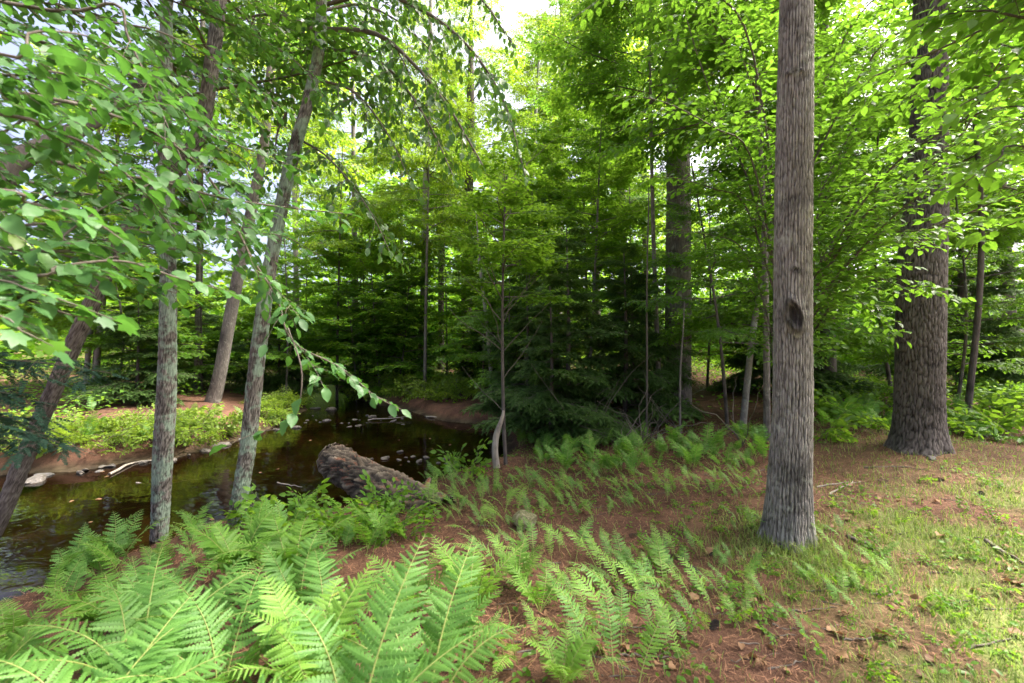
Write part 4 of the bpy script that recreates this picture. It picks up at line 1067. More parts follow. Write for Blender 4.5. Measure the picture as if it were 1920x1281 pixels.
def frond_mesh(seed, L_, npairs, wmax, a0, a1, mat, tpl, slim=False, stalk=.2):
    rng = R0(seed)
    P, lv = frond_geom(L_, npairs, wmax, a0, a1, rng, stalk, slim)
    V, F = tube(P, np.linspace(.0042, .0008, len(P)) * (L_ / .8) ** .5, 4)
    return mk_mesh("frond", bake_leaves(lv, tpl, 0, rng) + [(V, F, 1, None, True)], [M[mat], M['rachis']])

def fmat(p, az, tilt, s, roll=0):
    return Matrix.Translation(Vector(p)) @ Matrix.Rotation(az, 4, 'Z') @ Matrix.Rotation(tilt, 4, 'Y') @ Matrix.Rotation(roll, 4, 'Z') @ Matrix.Scale(s, 4)

# --- the large ferns in front: every frond a part, every leaflet a sub-part
LEAFLETS = {}
def leaflet_meshes(mat):
    if mat not in LEAFLETS:
        LEAFLETS[mat] = [mk_mesh("leaflet", [(V, T, 0, np.full(len(V), .15 + .3 * k), True)], [M[mat]]) for k, (V, T, _) in enumerate(PIN)]
    return LEAFLETS[mat]

def big_fern(label, x, y, specs, mat, seed, split=True):
    """specs: (azimuth deg, length, first tilt, last tilt, half width) per frond"""
    z = Hs(x, y) - .01
    t = thing("fern", label, "fern", (x, y, z), "large ferns in front")
    rng = R0(seed)
    for (az, L_, a0, a1, w) in specs:
        L_ *= .72; a1 += 8; w *= .78
        m0 = Matrix.Rotation(rad(az), 4, 'Z') @ Matrix.Rotation(rng.normal(0, .08), 4, 'X')
        npairs = int(31 * (L_ / 1.0) ** .5)
        if not split:
            obj("frond", frond_mesh(rng.randint(9999), L_, npairs, w, a0, a1, mat, PIN[rng.randint(3)], stalk=.22), t, mat=m0)
            continue
        P, lv = frond_geom(L_, npairs, w, a0, a1, rng, .2)
        V, F = tube(P, np.linspace(.0055, .0010, len(P)), 5)
        fr_ = obj("frond", mk_mesh("frond", [(V, F, 0, None, True)], [M['rachis']]), t, mat=m0)
        ms = leaflet_meshes(mat)
        for o, d, n, s in zip(*lv):
            b = nrm(np.cross(n, d)); n = np.cross(d, b)
            obj("leaflet", ms[rng.randint(3)], fr_, mat=Matrix(((d[0] * s, b[0] * s, n[0] * s, o[0]), (d[1] * s, b[1] * s, n[1] * s, o[1]), (d[2] * s, b[2] * s, n[2] * s, o[2]), (0, 0, 0, 1))))
    return t

def vase(seed, n, L_, w, a0=12, a1=78, az0=0):
    rng = R0(seed)
    return [(az0 + 360 * k / n + rng.normal(0, 14), L_ * rng.uniform(.8, 1.1), a0 + rng.normal(0, 5), a1 + rng.normal(0, 14), w * rng.uniform(.85, 1.1)) for k in range(n)]

big_fern("tall fern with an upright yellow tipped frond at the bottom of the view", -0.50, 1.38, [(80, 1.10, 6, 52, .17), (200, 0.95, 14, 84, .165), (285, .8, 20, 75, .14), (20, .9, 14, 80, .15), (140, .9, 14, 75, .15), (330, .85, 18, 80, .14)], 'fern', 1)
big_fern("broad fern whose long frond rises toward the log", -0.30, 1.62, [(75, 1.02, 10, 60, .15), (330, .7, 16, 85, .13), (20, .75, 16, 80, .13), (120, .85, 14, 78, .14), (250, .75, 22, 85, .14), (180, .85, 14, 78, .14)], 'fern', 2)
big_fern("yellow green fern at the lower left corner of the bank", -1.35, 1.42, vase(3, 7, .92, .15, 12, 80, 15), 'fern', 3)
big_fern("deep green fern in front of the slanted trunk's foot", -1.55, 1.85, vase(4, 7, .9, .15, 12, 80, 40), 'fern', 4)
big_fern("fern clump hiding the foot of the lichen trunk", -1.70, 2.85, vase(5, 9, .78, .15, 10, 72, 10), 'fern3', 5, False)
big_fern("fern clump between the two stream side trunks", -1.35, 2.80, vase(6, 9, .85, .15, 10, 72, 25), 'fern3', 6, False)
big_fern("bright upright fern clump before the mossy boulder", -0.22, 2.45, vase(7, 9, .70, .11, 8, 60, 5), 'fern2', 7)
big_fern("fern arching low beside the bright upright clump", 0.16, 2.6, vase(8, 7, .5, .08, 20, 85, 33), 'fern3', 8, False)
big_fern("dense fern in the middle of the front bank", -0.85, 2.05, vase(9, 8, .8, .14, 12, 78, 12), 'fern', 9, False)
big_fern("fern at the water's edge below the lichen trunk", -2.15, 2.45, vase(10, 8, .62, .13, 14, 80, 0), 'fern3', 10, False)
big_fern("fern spreading at the lower left edge of the view", -1.95, 1.55, vase(11, 7, .85, .15, 16, 82, 20), 'fern3', 11, False)
big_fern("fern right of the long frond, at the bottom edge", 0.05, 1.42, vase(12, 6, .5, .09, 18, 84, 60), 'fern2', 12, False)
big_fern("low fern close under the camera at the bottom edge", -0.95, 1.25, vase(13, 6, .70, .13, 18, 84, 10), 'fern', 13, False)
big_fern("shaded fern behind the long frond", -0.55, 2.40, vase(14, 7, .62, .11, 14, 80, 10), 'fern3', 14, False)

for q, (x_, y_, l_, m_, lb_) in enumerate([(-1.10, 1.70, .85, 'fern', "fern in the second row left of the yellow tipped frond"), (-.75, 1.72, .80, 'fern2', "fern directly behind the yellow tipped frond"), (-1.75, 2.2, .7, 'fern', "fern close behind the lower left ferns"),
        (-1.15, 2.45, .80, 'fern', "fern right before the leaning grey trunk"), (-.28, 2.05, .6, 'fern', "fern between the long frond and the bright clump"), (.22, 1.95, .45, 'fern2', "fern at the left end of the slender row"),
        (-1.70, 1.28, .8, 'fern', "fern filling the lower left corner"), (-2.45, 1.95, .62, 'fern', "low fern at the left edge by the water"), (-2.15, 1.80, .66, 'fern3', "second low fern from the left edge"), (-1.95, 2.45, .62, 'fern', "low fern near the water between the left ferns"), (-2.60, 2.35, .5, 'fern3', "smallest fern at the water's edge on the left"), (-1.50, 2.15, .7, 'fern', "fern in the middle of the left clump"), (.05, 2.9, .48, 'fern3', "fern just left of the mossy boulder"), (-.45, 1.12, .62, 'fern', "fern cut by the bottom edge, right of the yellow tipped one"), ]):
    big_fern(lb_, x_, y_, vase(40 + q, 8, l_, .155 * l_ ** .5 * (.8 if l_ < .65 else 1), 12, 76, 17 * q), m_, 40 + q, False)
# --- slender ferns of the needle slope: shared fronds
SLIM = [frond_mesh(500 + k, .42, 21, .062, 22, 70 + 8 * k, ('fern', 'fern2', 'fern', 'fern2')[k % 4], PIN_LO, True, .18) for k in range(4)]
DEEP = [frond_mesh(520 + k, .62, 22, .10, 12, 66 + 6 * k, ('fern3', 'fern')[k % 2], PIN_LO, False, .2) for k in range(4)]
def small_fern(label, p, n, s, lib, rng, group, lean=None, spread=.05):
    t = thing("fern", label, "fern", p, group)
    for k in range(n):
        az = rng.uniform(0, 6.28) if lean is None else lean + rng.normal(0, .95)
        q = (rng.normal(0, spread), rng.normal(0, spread), -.01)
        obj("frond", lib[rng.randint(len(lib))], t, mat=fmat(q, az, rng.normal(0, .14), s * rng.uniform(.75, 1.15), rng.normal(0, .3)))

rng = R0(88)
def scatter(n, x0, x1, y0, y1, ok=None, mind=0.0):
    out_ = []
    tries = 0
    while len(out_) < n and tries < n * 30:
        tries += 1
        px, py = rng.uniform(x0, x1), rng.uniform(y0, y1)
        if ok and not ok(px, py): continue
        p = ground_at(px, py)
        if p[2] < .06: continue
        if mind and any((p[0] - q[0]) ** 2 + (p[1] - q[1]) ** 2 < mind ** 2 for q in out_): continue
        out_.append(p)
    return out_
# the slope between the boulder and the thicket
for p in scatter(82, 815, 1400, 868, 1000, lambda a, b: b < 1000 - (a - 1000) * .18 and b > 905 - (a - 800) * .08, .12):
    small_fern("small light green slope fern " + near(p), p, rng.randint(3, 6), rng.uniform(.42, .8), SLIM, rng, "small ferns on the slope", 2.6, .11)
for p in scatter(40, 900, 1330, 1040, 1270, lambda a, b: True, .12):
    small_fern("pale green slender fern " + near(p), p, rng.randint(2, 4), rng.uniform(.6, 1.0), SLIM, rng, "slender ferns at the bottom", 2.5, .06)
for p in scatter(22, 1340, 1640, 1000, 1200, None, .12):
    small_fern("narrow fern in the grass " + near(p), p, rng.randint(2, 4), rng.uniform(.4, .7), SLIM, rng, "ferns at the grey trunk", 2.4)
for p in scatter(56, 960, 1440, 826, 890, lambda a, b: True, .13):
    small_fern("deep green shaded fern " + near(p), p, rng.randint(4, 8), rng.uniform(.42, .8), DEEP, rng, "shaded ferns before the thicket", None, .04)
for p in scatter(8, 1540, 1660, 770, 830, None, .2) + scatter(10, 1795, 1915, 705, 790, None, .25):
    small_fern("light undergrowth fern " + near(p), p, rng.randint(4, 7), rng.uniform(.8, 1.1), DEEP, rng, "ferns beside the pine", None, .04)
for p in scatter(8, 470, 720, 985, 1040, None, .12) + scatter(14, 40, 470, 1010, 1150, None, .13):
    small_fern("low bank fern " + near(p), p, rng.randint(3, 5), rng.uniform(.5, .8), DEEP, rng, "low ferns on the bank edge", None, .04)
for p in scatter(14, 40, 520, 775, 850, None, .2):
    small_fern("yellowish far bank fern " + near(p), p, rng.randint(4, 7), rng.uniform(.6, .95), [SLIM[1], SLIM[3], DEEP[1]], rng, "ferns on the far bank", None, .05)

# ------------------------------------------------------------------ low bushes and herbs
def bush(label, p, n, s, kind, g, up=(.4, 1.2), cat="bush", name="low_bush"):
    t = thing(name, label, cat, p, g)
    for k in range(n):
        place_spray(t, p, kind, np.asarray(p) + (rng.normal(0, .08), rng.normal(0, .08), -.02), rng.uniform(0, 6.28), rng.uniform(*up), s * rng.uniform(.7, 1.2), rng)
for p in scatter(24, -20, 300, 800, 850, None, .3) + scatter(14, 290, 470, 800, 842, None, .25):
    bush("yellowish low bush " + near(p), p, 6, rng.uniform(.32, .62), 'shrub', "bushes on the far bank")
for p in scatter(14, 490, 570, 755, 798, None, .25):
    bush("yellowish bush " + near(p), p, 6, .5, 'shrub', "bushes by the needle bank")
for p in scatter(26, 640, 900, 715, 752, None, .35):
    bush("green far bank plant " + near(p), p, 6, .7, 'shrub', "plants behind the far pool")
for p in scatter(60, 1180, 1900, 900, 1250, None, .15):
    bush("tiny leafy sprig " + near(p), p, 3, .13, 'herb', "leafy sprigs on the slope", cat="plant", name="leafy_sprig")
for p in scatter(16, 470, 800, 965, 1020, None, .12):
    bush("small leafy bank plant " + near(p), p, 4, .32, 'herb', "leafy plants on the near bank", cat="plant", name="leafy_plant")
for p in scatter(30, 1540, 1690, 690, 830, None, .3) + scatter(26, 1790, 1918, 700, 830, None, .25):
    bush("broad leaved plant " + near(p), p, 5, .55, 'herb', "leafy plants beside the pine", cat="plant", name="leafy_plant")
for (px, py, lab) in ((545, 985, "leafy stem standing in the water in front of the log"), (858, 895, "leafy sprig at the bank right of the log"), (700, 975, "pale leafy sprig under the log")):
    p = ground_at(px, py); bush(lab, p, 6, .42, 'herb', None, (.7, 1.5), "plant", "leafy_plant")

# ------------------------------------------------------------------ fallen log
root = ground_at(775, 940); root[2] = .20
tip = at(628, 868, 6.15)
ax = nrm(tip - root); base = root.copy()
t = thing("fallen_log", "thick broken log with rough bark and orange needles jutting over the water", "log", base)
Pl = np.array([root - ax * .45, root, root + (tip - root) * .35 + (0, 0, .02), root + (tip - root) * .7 + (0, 0, .02), tip, tip + ax * .06])
rl = np.array([.30, .27, .24, .22, .225, .20])
D = resample(np.column_stack([Pl, rl]), 110); store = {}
gl_ = plate_fn(.22, .055, .26, 66, 1.6, .9, .5)
def ldisp(th, s, r_):
    g = gl_(th + 1.6 * s, s * .7 + 0 * th); store['g'] = np.clip(g, 0, 1)
    return .050 * (g - .6) + .17 * (fbm(np.cos(th) * 1.9 + 4, np.sin(th) * 1.9, s * 1.1 + 0 * th, 67, 4) - .5)
V, F = tube(D[:, :3] - base, D[:, 3], 96, ldisp)
ml, nt, out = new_mat("log_bark"); Lk = nt.links
src = M['bark_dark']
tc = nd(nt, "ShaderNodeTexCoord"); atn = nd(nt, "ShaderNodeAttribute", attribute_name="tint"); ge = nd(nt, "ShaderNodeNewGeometry")
nz = nd(nt, "ShaderNodeTexNoise", Scale=26.0, Detail=8.0, Roughness=.7); Lk.new(tc.outputs["Object"], nz.inputs[0])
am = nd(nt, "ShaderNodeMath", operation='MULTIPLY_ADD'); am.inputs[1].default_value = .5; Lk.new(atn.outputs["Fac"], am.inputs[0])
hm = nd(nt, "ShaderNodeMath", operation='MULTIPLY'); hm.inputs[1].default_value = .5; Lk.new(nz.outputs[0], hm.inputs[0]); Lk.new(hm.outputs[0], am.inputs[2])
crl = ramp(nt, [(.22, (.020, .014, .010)), (.48, (.11, .085, .055)), (.78, (.29, .235, .165))], am.outputs[0])
sp = nd(nt, "ShaderNodeSeparateXYZ"); Lk.new(ge.outputs["True Normal"], sp.inputs[0])
n6 = nd(nt, "ShaderNodeTexNoise", Scale=5.0, Detail=5.0); Lk.new(tc.outputs["Object"], n6.inputs[0])
pm = nd(nt, "ShaderNodeMath", operation='MULTIPLY'); Lk.new(sp.outputs["Z"], pm.inputs[0]); Lk.new(n6.outputs[0], pm.inputs[1])
rmk = ramp(nt, [(.46, (0,) * 3), (.54, (1,) * 3)], pm.outputs[0])
needl = ramp(nt, [(.3, (.10, .035, .018)), (.7, (.30, .12, .06))], nz.outputs[0])
lm = nd(nt, "ShaderNodeMix", data_type='RGBA'); Lk.new(rmk.outputs[0], lm.inputs[0]); Lk.new(crl.outputs[0], lm.inputs[6]); Lk.new(needl.outputs[0], lm.inputs[7])
plb = nd(nt, "ShaderNodeBsdfPrincipled", Roughness=.9); Lk.new(lm.outputs[2], plb.inputs["Base Color"])
bl = nd(nt, "ShaderNodeBump", Strength=.7, Distance=.02); Lk.new(nz.outputs[0], bl.inputs["Height"]); Lk.new(bl.outputs[0], plb.inputs["Normal"]); Lk.new(plb.outputs[0], out.inputs[0])
obj("bark", mk_mesh("bark", [(V, F, 0, store['g'].ravel(), True)], [ml]), t)
for (f_, a_, l_, r_) in ((.55, 1.9, .16, .035), (.30, 2.7, .12, .045), (.85, 1.2, .10, .03), (.08, 2.2, .2, .05), (.05, .6, .22, .045)):
    sd_ = nrm(np.cross(ax, (0, 0, 1))); uu_ = np.cross(sd_, ax); p_ = root + (tip - root) * f_ + (math.cos(a_) * sd_ + math.sin(a_) * uu_) * .17 - base
    q_ = p_ + (math.cos(a_) * sd_ + math.sin(a_) * uu_ + ax * .35) * l_
    V_, F_ = tube(resample([p_, (p_ + q_) / 2 + rng.normal(0, .008, 3), q_], 9), np.linspace(r_ * 1.3, r_ * .55, 9), 12, lambda th, s_, rr: rr * .5 * (fbm(np.cos(th) * 2, np.sin(th) * 2, s_ * 14 + 0 * th, 5, 3) - .5))
    obj("stub", mk_mesh("stub", [(V_, F_, 0, None, True)], [ml]), t)
# broken end: splintered wood, hollowed
Ve = [tuple(tip - ax * .05 - base)]; sd = nrm(np.cross(ax, (0, 0, 1))); uu = np.cross(sd, ax)
for ring in range(1, 6):
    for q in range(40):
        a = 2 * math.pi * q / 40; rr_ = .205 * ring / 5; jt = float(vnoise(math.cos(a) * 9 * rr_ * 5, math.sin(a) * 9 * rr_ * 5, 0, 5)) - .4
        Ve.append(tuple(tip - base + ax * (.075 + .07 * jt - .07 * (1 - ring / 5)) + rr_ * (math.cos(a) * sd + math.sin(a) * uu)))
Fe = [(0, 1 + q, 1 + (q + 1) % 40) for q in range(40)]
F4 = [(1 + k * 40 + q, 1 + (k + 1) * 40 + q, 1 + (k + 1) * 40 + (q + 1) % 40, 1 + k * 40 + (q + 1) % 40) for k in range(4) for q in range(40)]
F4 = np.array(F4); Fe = np.concatenate([np.array(Fe), F4[:, [0, 1, 2]], F4[:, [0, 2, 3]]])
obj("broken_end", mk_mesh("broken_end", [(Ve, Fe, 0, np.full(len(Ve), .5), True)], [M['wood_end']]), t)

# ------------------------------------------------------------------ stones
mst, nt, out = new_mat("stone"); Lk = nt.links
tc = nd(nt, "ShaderNodeTexCoord"); oi = nd(nt, "ShaderNodeObjectInfo")
n1 = nd(nt, "ShaderNodeTexNoise", Scale=6.0, Detail=8.0, Roughness=.7); Lk.new(tc.outputs["Object"], n1.inputs[0])
c1 = ramp(nt, [(.3, (.035, .032, .028)), (.55, (.11, .10, .088)), (.78, (.25, .235, .21))], n1.outputs[0])
c2 = ramp(nt, [(0, (.85, .8, .75)), (.5, (1.0, .96, .92)), (1, (.9, .95, 1.05))], oi.outputs["Random"])
mm = nd(nt, "ShaderNodeMix", data_type='RGBA', blend_type='MULTIPLY'); mm.inputs[0].default_value = 1; Lk.new(c1.outputs[0], mm.inputs[6]); Lk.new(c2.outputs[0], mm.inputs[7])
ps = nd(nt, "ShaderNodeBsdfPrincipled", Roughness=.6); Lk.new(mm.outputs[2], ps.inputs["Base Color"])
bs = nd(nt, "ShaderNodeBump", Strength=.5, Distance=.02); Lk.new(n1.outputs[0], bs.inputs["Height"]); Lk.new(bs.outputs[0], ps.inputs["Normal"]); Lk.new(ps.outputs[0], out.inputs[0])
mms, nt, out = new_mat("mossy_stone"); Lk = nt.links
tc = nd(nt, "ShaderNodeTexCoord"); n1 = nd(nt, "ShaderNodeTexNoise", Scale=5.0, Detail=8.0, Roughness=.7); Lk.new(tc.outputs["Object"], n1.inputs[0])
c1 = ramp(nt, [(.35, (.05, .045, .03)), (.5, (.13, .13, .05)), (.62, (.22, .20, .14)), (.75, (.35, .33, .28))], n1.outputs[0])
ps = nd(nt, "ShaderNodeBsdfPrincipled", Roughness=.85); Lk.new(c1.outputs[0], ps.inputs["Base Color"])
bs = nd(nt, "ShaderNodeBump", Strength=.6, Distance=.02); Lk.new(n1.outputs[0], bs.inputs["Height"]); Lk.new(bs.outputs[0], ps.inputs["Normal"]); Lk.new(ps.outputs[0], out.inputs[0])

def stone_mesh(seed, mat, flat=.55, rough=.55, nu=18, nv=10):
    u = np.linspace(0, 2 * np.pi, nu, endpoint=False); v = np.linspace(0.02, np.pi - .02, nv)
    U, W = np.meshgrid(u, v)
    x, y, z = np.sin(W) * np.cos(U), np.sin(W) * np.sin(U), np.cos(W)
    # facets: clip by random planes
    rng_ = R0(seed); rr = np.ones_like(x)
    for k in range(9):
        nn = nrm(rng_.normal(0, 1, 3)); dd = rng_.uniform(.62, .92)
        dp = x * nn[0] + y * nn[1] + z * nn[2]
        rr = np.minimum(rr, np.where(dp > .05, dd / np.maximum(dp, .05), 9))
    rr = rr + rough * .35 * (fbm(x * 1.8 + seed, y * 1.8, z * 1.8, seed, 4) - .5)
    V = np.stack([x * rr, y * rr * .8, z * rr * flat], -1).reshape(-1, 3)
    i = np.arange(nv - 1)[:, None] * nu; j = np.arange(nu)[None, :]; j2 = (j + 1) % nu
    F = np.stack([i + j, i + nu + j, i + nu + j2, i + j2], -1).reshape(-1, 4)
    return mk_mesh("stone", [(V, F, 0, None, False)], [mat])
ST = [stone_mesh(k, mst, .45 + .06 * (k % 3)) for k in range(7)]
def stone(label, px, py, w, group=None, z=None, k=None, sink=.25, name="stone"):
    p = onz(px, py, 0.0) if z is None else ground_at(px, py)
    s = w / 2 / FPX * p[1]
    kk = rng.randint(len(ST)) if k is None else k
    o = obj(name, ST[kk], loc=(p[0], p[1], p[2] + s * (.25 - sink)))
    o.rotation_euler = (rng.normal(0, .12), rng.normal(0, .12), rng.uniform(0, 6.28)); o.scale = (s, s * rng.uniform(.6, 1.1), s * rng.uniform(.5, 1.0))
    return tag(o, label, "stone", group)
stone("pale angular stone at the far water's edge by the lichen trunk", 345, 842, 46, k=0)
stone("flat grey stone in the water at the left edge", 66, 902, 46, k=1)
stone("small round stone under the far left bank", 186, 884, 14)
stone("flat rock slab at the far edge left of the leaning trunk", 412, 836, 40, k=2)
stone("pale stone on the far edge between trunks", 385, 846, 24)
stone("grey rounded stone at the bend of the far bank", 590, 766, 22)
stone("tan stone beside the grey one at the bend", 621, 768, 24)
stone("pale stone at the end of the sandy point", 556, 802, 20)
for k in range(34):
    a = rng.rand(); px = 575 + 215 * a + rng.normal(0, 14); py = 795 - 16 * a + rng.normal(0, 8)
    stone("small wet riffle stone %s" % ("below the far bend" if px < 630 else "in the middle of the riffle" if px < 710 else "at the riffle's right end"), px, py, 5 + 14 * rng.rand() ** 2, "stones of the riffle", sink=rng.uniform(.1, .4))
for px, py, w in ((697, 862, 11), (722, 861, 22), (750, 848, 14), (748, 863, 13), (762, 859, 11), (775, 857, 13), (786, 866, 16), (800, 859, 14), (806, 872, 7), (822, 869, 10), (766, 866, 7), (832, 862, 12), (836, 870, 8), (864, 872, 6)):
    stone("flat pale stone breaking the dark water beyond the log", px, py, w, "stones beyond the log", sink=.1)
for px, py, w in ((655, 745, 12), (780, 752, 18), (808, 748, 14), (840, 760, 14), (760, 755, 12), (700, 742, 16), (725, 748, 12), (905, 770, 12), (870, 757, 16)):
    stone("dark stone along the foot of the mossy far bank", px, py, w, "stones under the mossy bank")
stone("dark pointed stone at the water below the pale stem", 916, 884, 18, k=3)
for q in range(22):
    f_ = rng.rand() * 5.999; i0 = int(f_); FB = [onz(*v) for v in ((560, 792), (480, 817), (420, 834), (335, 859), (240, 869), (150, 885), (60, 892))]
    pp = FB[i0] + (FB[i0 + 1] - FB[i0]) * (f_ - i0)
    kk = rng.randint(len(ST)); sz = .05 + .11 * rng.rand() ** 2
    o = obj("stone", ST[kk], loc=(pp[0] + rng.normal(0, .08), pp[1] + rng.normal(-.02, .10), rng.uniform(-.02, .03))); o.scale = (sz, sz * rng.uniform(.6, 1), sz * rng.uniform(.5, .9)); o.rotation_euler = (rng.normal(0, .2), rng.normal(0, .2), rng.uniform(0, 6.28))
    tag(o, "muddy stone " + near(pp), "stone", "stones at the far water line")
bm_ = stone_mesh(40, mms, .7, .5, 40, 24)
p = ground_at(985, 985); o = obj("boulder", bm_, loc=(p[0], p[1], p[2] + .02)); o.scale = (.13, .13, .15); o.rotation_euler = (.1, .1, .6)
tag(o, "mossy brown boulder half buried on the fern slope", "boulder")
for px, py, w, lab in ((1840, 818, 30, "pale stone among plants right of the pine"), (1745, 862, 24, "dark low stump like stone before the pine roots")):
    stone(lab, px, py, w, z=1, sink=.1)

# ------------------------------------------------------------------ sticks, cones, fallen leaves
def stick(label, pts, r0, group=None, mat='twig'):
    P = []
    for (px, py) in pts:
        q = ground_at(px, py); P.append(q + (0, 0, r0 * .8))
    P = resample(np.array(P), 9); P = P + rng.normal(0, .004, P.shape); b = P[0].copy()
    o = obj("stick", mk_mesh("stick", bake_tubes([(P - b, np.linspace(r0, r0 * .45, 9))], 0, 6), [M[mat]]), loc=b)
    return tag(o, label, "stick", group)
stick("pale bare branch lying in the shallows below the far bank", [(205, 892), (245, 872), (275, 866), (305, 866)], .022, mat='wood_dead')
def float_stick(label, px, py, ln, ang, r0):
    p = onz(px, py, 0.012); d = np.array([math.cos(ang), math.sin(ang), .04]); c = twig_curve(np.zeros(3), d, ln, rng, 0, 8, .10)
    tag(obj("stick", mk_mesh("stick", bake_tubes([(c, np.linspace(r0, r0 * .4, 8))], 0, 6), [M['wood_dead']]), loc=p), label, "stick")
float_stick("bleached twig caught on the riffle stones", 690, 788, 1.1, .2, .014)
float_stick("dark branch lying in the water under the orange far bank", 800, 782, 1.4, -.3, .02)
float_stick("thin stick floating between lichen trunk and far bank", 255, 905, .8, .35, .010)
float_stick("short stick floating beside the leaning grey trunk", 520, 905, .5, -.5, .009)
stick("thin grey stick lying right of the grey trunk", [(1530, 915), (1580, 907), (1615, 905)], .010, mat='wood_dead')
stick("short stick pointing at the pine on the needles", [(1555, 930), (1600, 905)], .010, mat='wood_dead')
stick("long dark twig across the needles before the pine", [(1620, 880), (1690, 878), (1740, 884)], .009)
stick("brown stick in the grass beside the grey trunk", [(1590, 1010), (1640, 1035)], .014)
stick("bark chip stick near the right edge", [(1850, 1020), (1920, 1062)], .016)
for k in range(75):
    px, py = rng.uniform(820, 1900), rng.uniform(880, 1270); a = rng.uniform(-.6, .6); l = rng.uniform(20, 60) * (py - 640) / 350
    stick("thin dead twig " + near(ground_at(px, py)), [(px, py), (px + l * .5, py + l * .5 * a * .4 + 2), (px + l, py + l * a * .4)], rng.uniform(.0025, .007), "twigs on the litter")

def cone_mesh(seed):
    V, F = [], []
    n = 70
    for k in range(n):
        f = (k + .5) / n; a = k * 2.39996; z = -.5 + f; r = .17 * math.sin(math.pi * (f * .86 + .1)) ** .7
        c = np.array([r * math.cos(a), r * math.sin(a), z]); out_ = np.array([math.cos(a), math.sin(a), .35]); tng = np.array([-math.sin(a), math.cos(a), 0]); b = len(V)
        V += [tuple(c * .5 + (0, 0, z * .5) - out_ * .02), tuple(c + out_ * .05 + tng * .06), tuple(c + out_ * .11 + (0, 0, .03)), tuple(c + out_ * .05 - tng * .06)]
        F.append((b, b + 1, b + 2, b + 3))
    return mk_mesh("pine_cone", [(V, F, 0, None, False)], [M['bark_dark']])
CM = [cone_mesh(0)]
for k, (px, py) in enumerate(((1268, 690 + 360), (1190, 1010), (1330, 1040), (1440, 905 + 140), (1655, 905), (1300, 1075), (1760, 905), (1100, 1010), (1340, 1180), (1840, 930))):
    p = ground_at(px, py); o = obj("pine_cone", CM[0], loc=p + (0, 0, .018)); s = .085; o.scale = (s, s, s); o.rotation_euler = (rad(88), rng.normal(0, .1), rng.uniform(0, 6.28))
    tag(o, "brown pine cone lying " + near(p), "pine cone", "cones on the litter")
DL = single_leaf_meshes('deadleaf', LEAF_NEAR)
for k in range(170):
    px, py = rng.uniform(830, 1910), rng.uniform(880, 1270)
    p = ground_at(px, py)
    if p[2] < .05: continue
    o = obj("fallen_leaf", DL[rng.randint(len(DL))], loc=p + (0, 0, .016)); s = rng.uniform(.04, .075); o.scale = (s, s * 1.2, s * 2); o.rotation_euler = (rng.normal(0, .4), rng.normal(0, .3), rng.uniform(0, 6.28))
    tag(o, "curled tan dead leaf " + near(p), "dead leaf", "dead leaves on the litter")

for k in range(22):
    px, py = ((rng.uniform(90, 560), rng.uniform(880, 985)) if k % 2 else (rng.uniform(560, 900), rng.uniform(800, 880)))
    p = onz(px, py, .006)
    if stream_d(p[0], p[1]) > -.15: continue
    o = obj("fallen_leaf", DL[rng.randint(len(DL))], loc=p); s_ = rng.uniform(.05, .08); o.scale = (s_, s_ * 1.2, s_ * .6); o.rotation_euler = (0, 0, rng.uniform(0, 6.28))
    tag(o, "dead leaf floating " + near(p), "dead leaf", "leaves on the water")
# ------------------------------------------------------------------ litter, grass, ground cover: nobody could count them
rng = R0(99)
def soil_points(n, x0, x1, y0, y1, pw=1.6, lo=.07):
    f = rng.rand(n) ** pw; y = y0 + (y1 - y0) * f; x = rng.uniform(x0, x1, n)
    d = stream_d(x, y); h = H(x, y)
    k = (d > .05) & (h > lo) & (abs(x) < y * 1.25 + .6)
    return x[k], y[k], h[k]
x, y, h = soil_points(150000, -3.5, 9, .9, 9.0)
keep = rng.rand(len(x)) < (1 - .75 * green_zone(x, y)); x, y, h = x[keep], y[keep], h[keep]
n = len(x); a = rng.uniform(0, 6.28, n); l = rng.uniform(.04, .095, n); ti = rng.rand(n) ** 1.4
d_ = np.stack([np.cos(a), np.sin(a), rng.normal(0, .16, n)], -1); s_ = np.stack([-np.sin(a), np.cos(a), np.zeros(n)], -1) * (.0014 + .00030 * y)[:, None]
o_ = np.stack([x, y, h + rng.uniform(.004, .018, n)], -1)
V = np.stack([o_ - s_, o_ + s_, o_ + d_ * l[:, None]], 1).reshape(-1, 3)
tag(obj("needle_litter", mk_mesh("needle_litter", [(V, np.arange(3 * n).reshape(-1, 3), 0, np.repeat(ti, 3), False)], [M['needle']])), "reddish brown fallen pine needles covering the slope", "needles", kind="stuff")

x, y, h = soil_points(230000, -.2, 9, .9, 8.0, 1.5)
gz = green_zone(x, y)
near_trunk = np.exp(-(((x - baseA[0]) ** 2 + (y - baseA[1] + .15) ** 2) / .2))
keep = rng.rand(len(x)) < np.clip(gz * .68 + near_trunk * .7 + .03, 0, 1); x, y, h, nt_ = x[keep], y[keep], h[keep], near_trunk[keep]
n = len(x); a = rng.uniform(0, 6.28, n); l = rng.uniform(.03, .085, n) * (1 + .6 * nt_); b_ = rng.uniform(.3, 1.3, n)
o_ = np.stack([x, y, h - .005], -1); dh = np.stack([np.cos(a), np.sin(a), 0 * a], -1); up = np.array([0, 0, 1.0])
s_ = np.stack([-np.sin(a), np.cos(a), 0 * a], -1) * (.0016 + .0003 * y)[:, None]
m_ = o_ + up * (l * .6)[:, None] + dh * (l * .25 * b_)[:, None]; e_ = o_ + up * (l * .85)[:, None] + dh * (l * .8 * b_)[:, None]
V = np.stack([o_ - s_, o_ + s_, m_ + s_ * .8, m_ - s_ * .8, e_], 1).reshape(-1, 3)
T = np.array([[0, 1, 2], [0, 2, 3], [3, 2, 4]]); F = (T[None] + (np.arange(n) * 5)[:, None, None]).reshape(-1, 3)
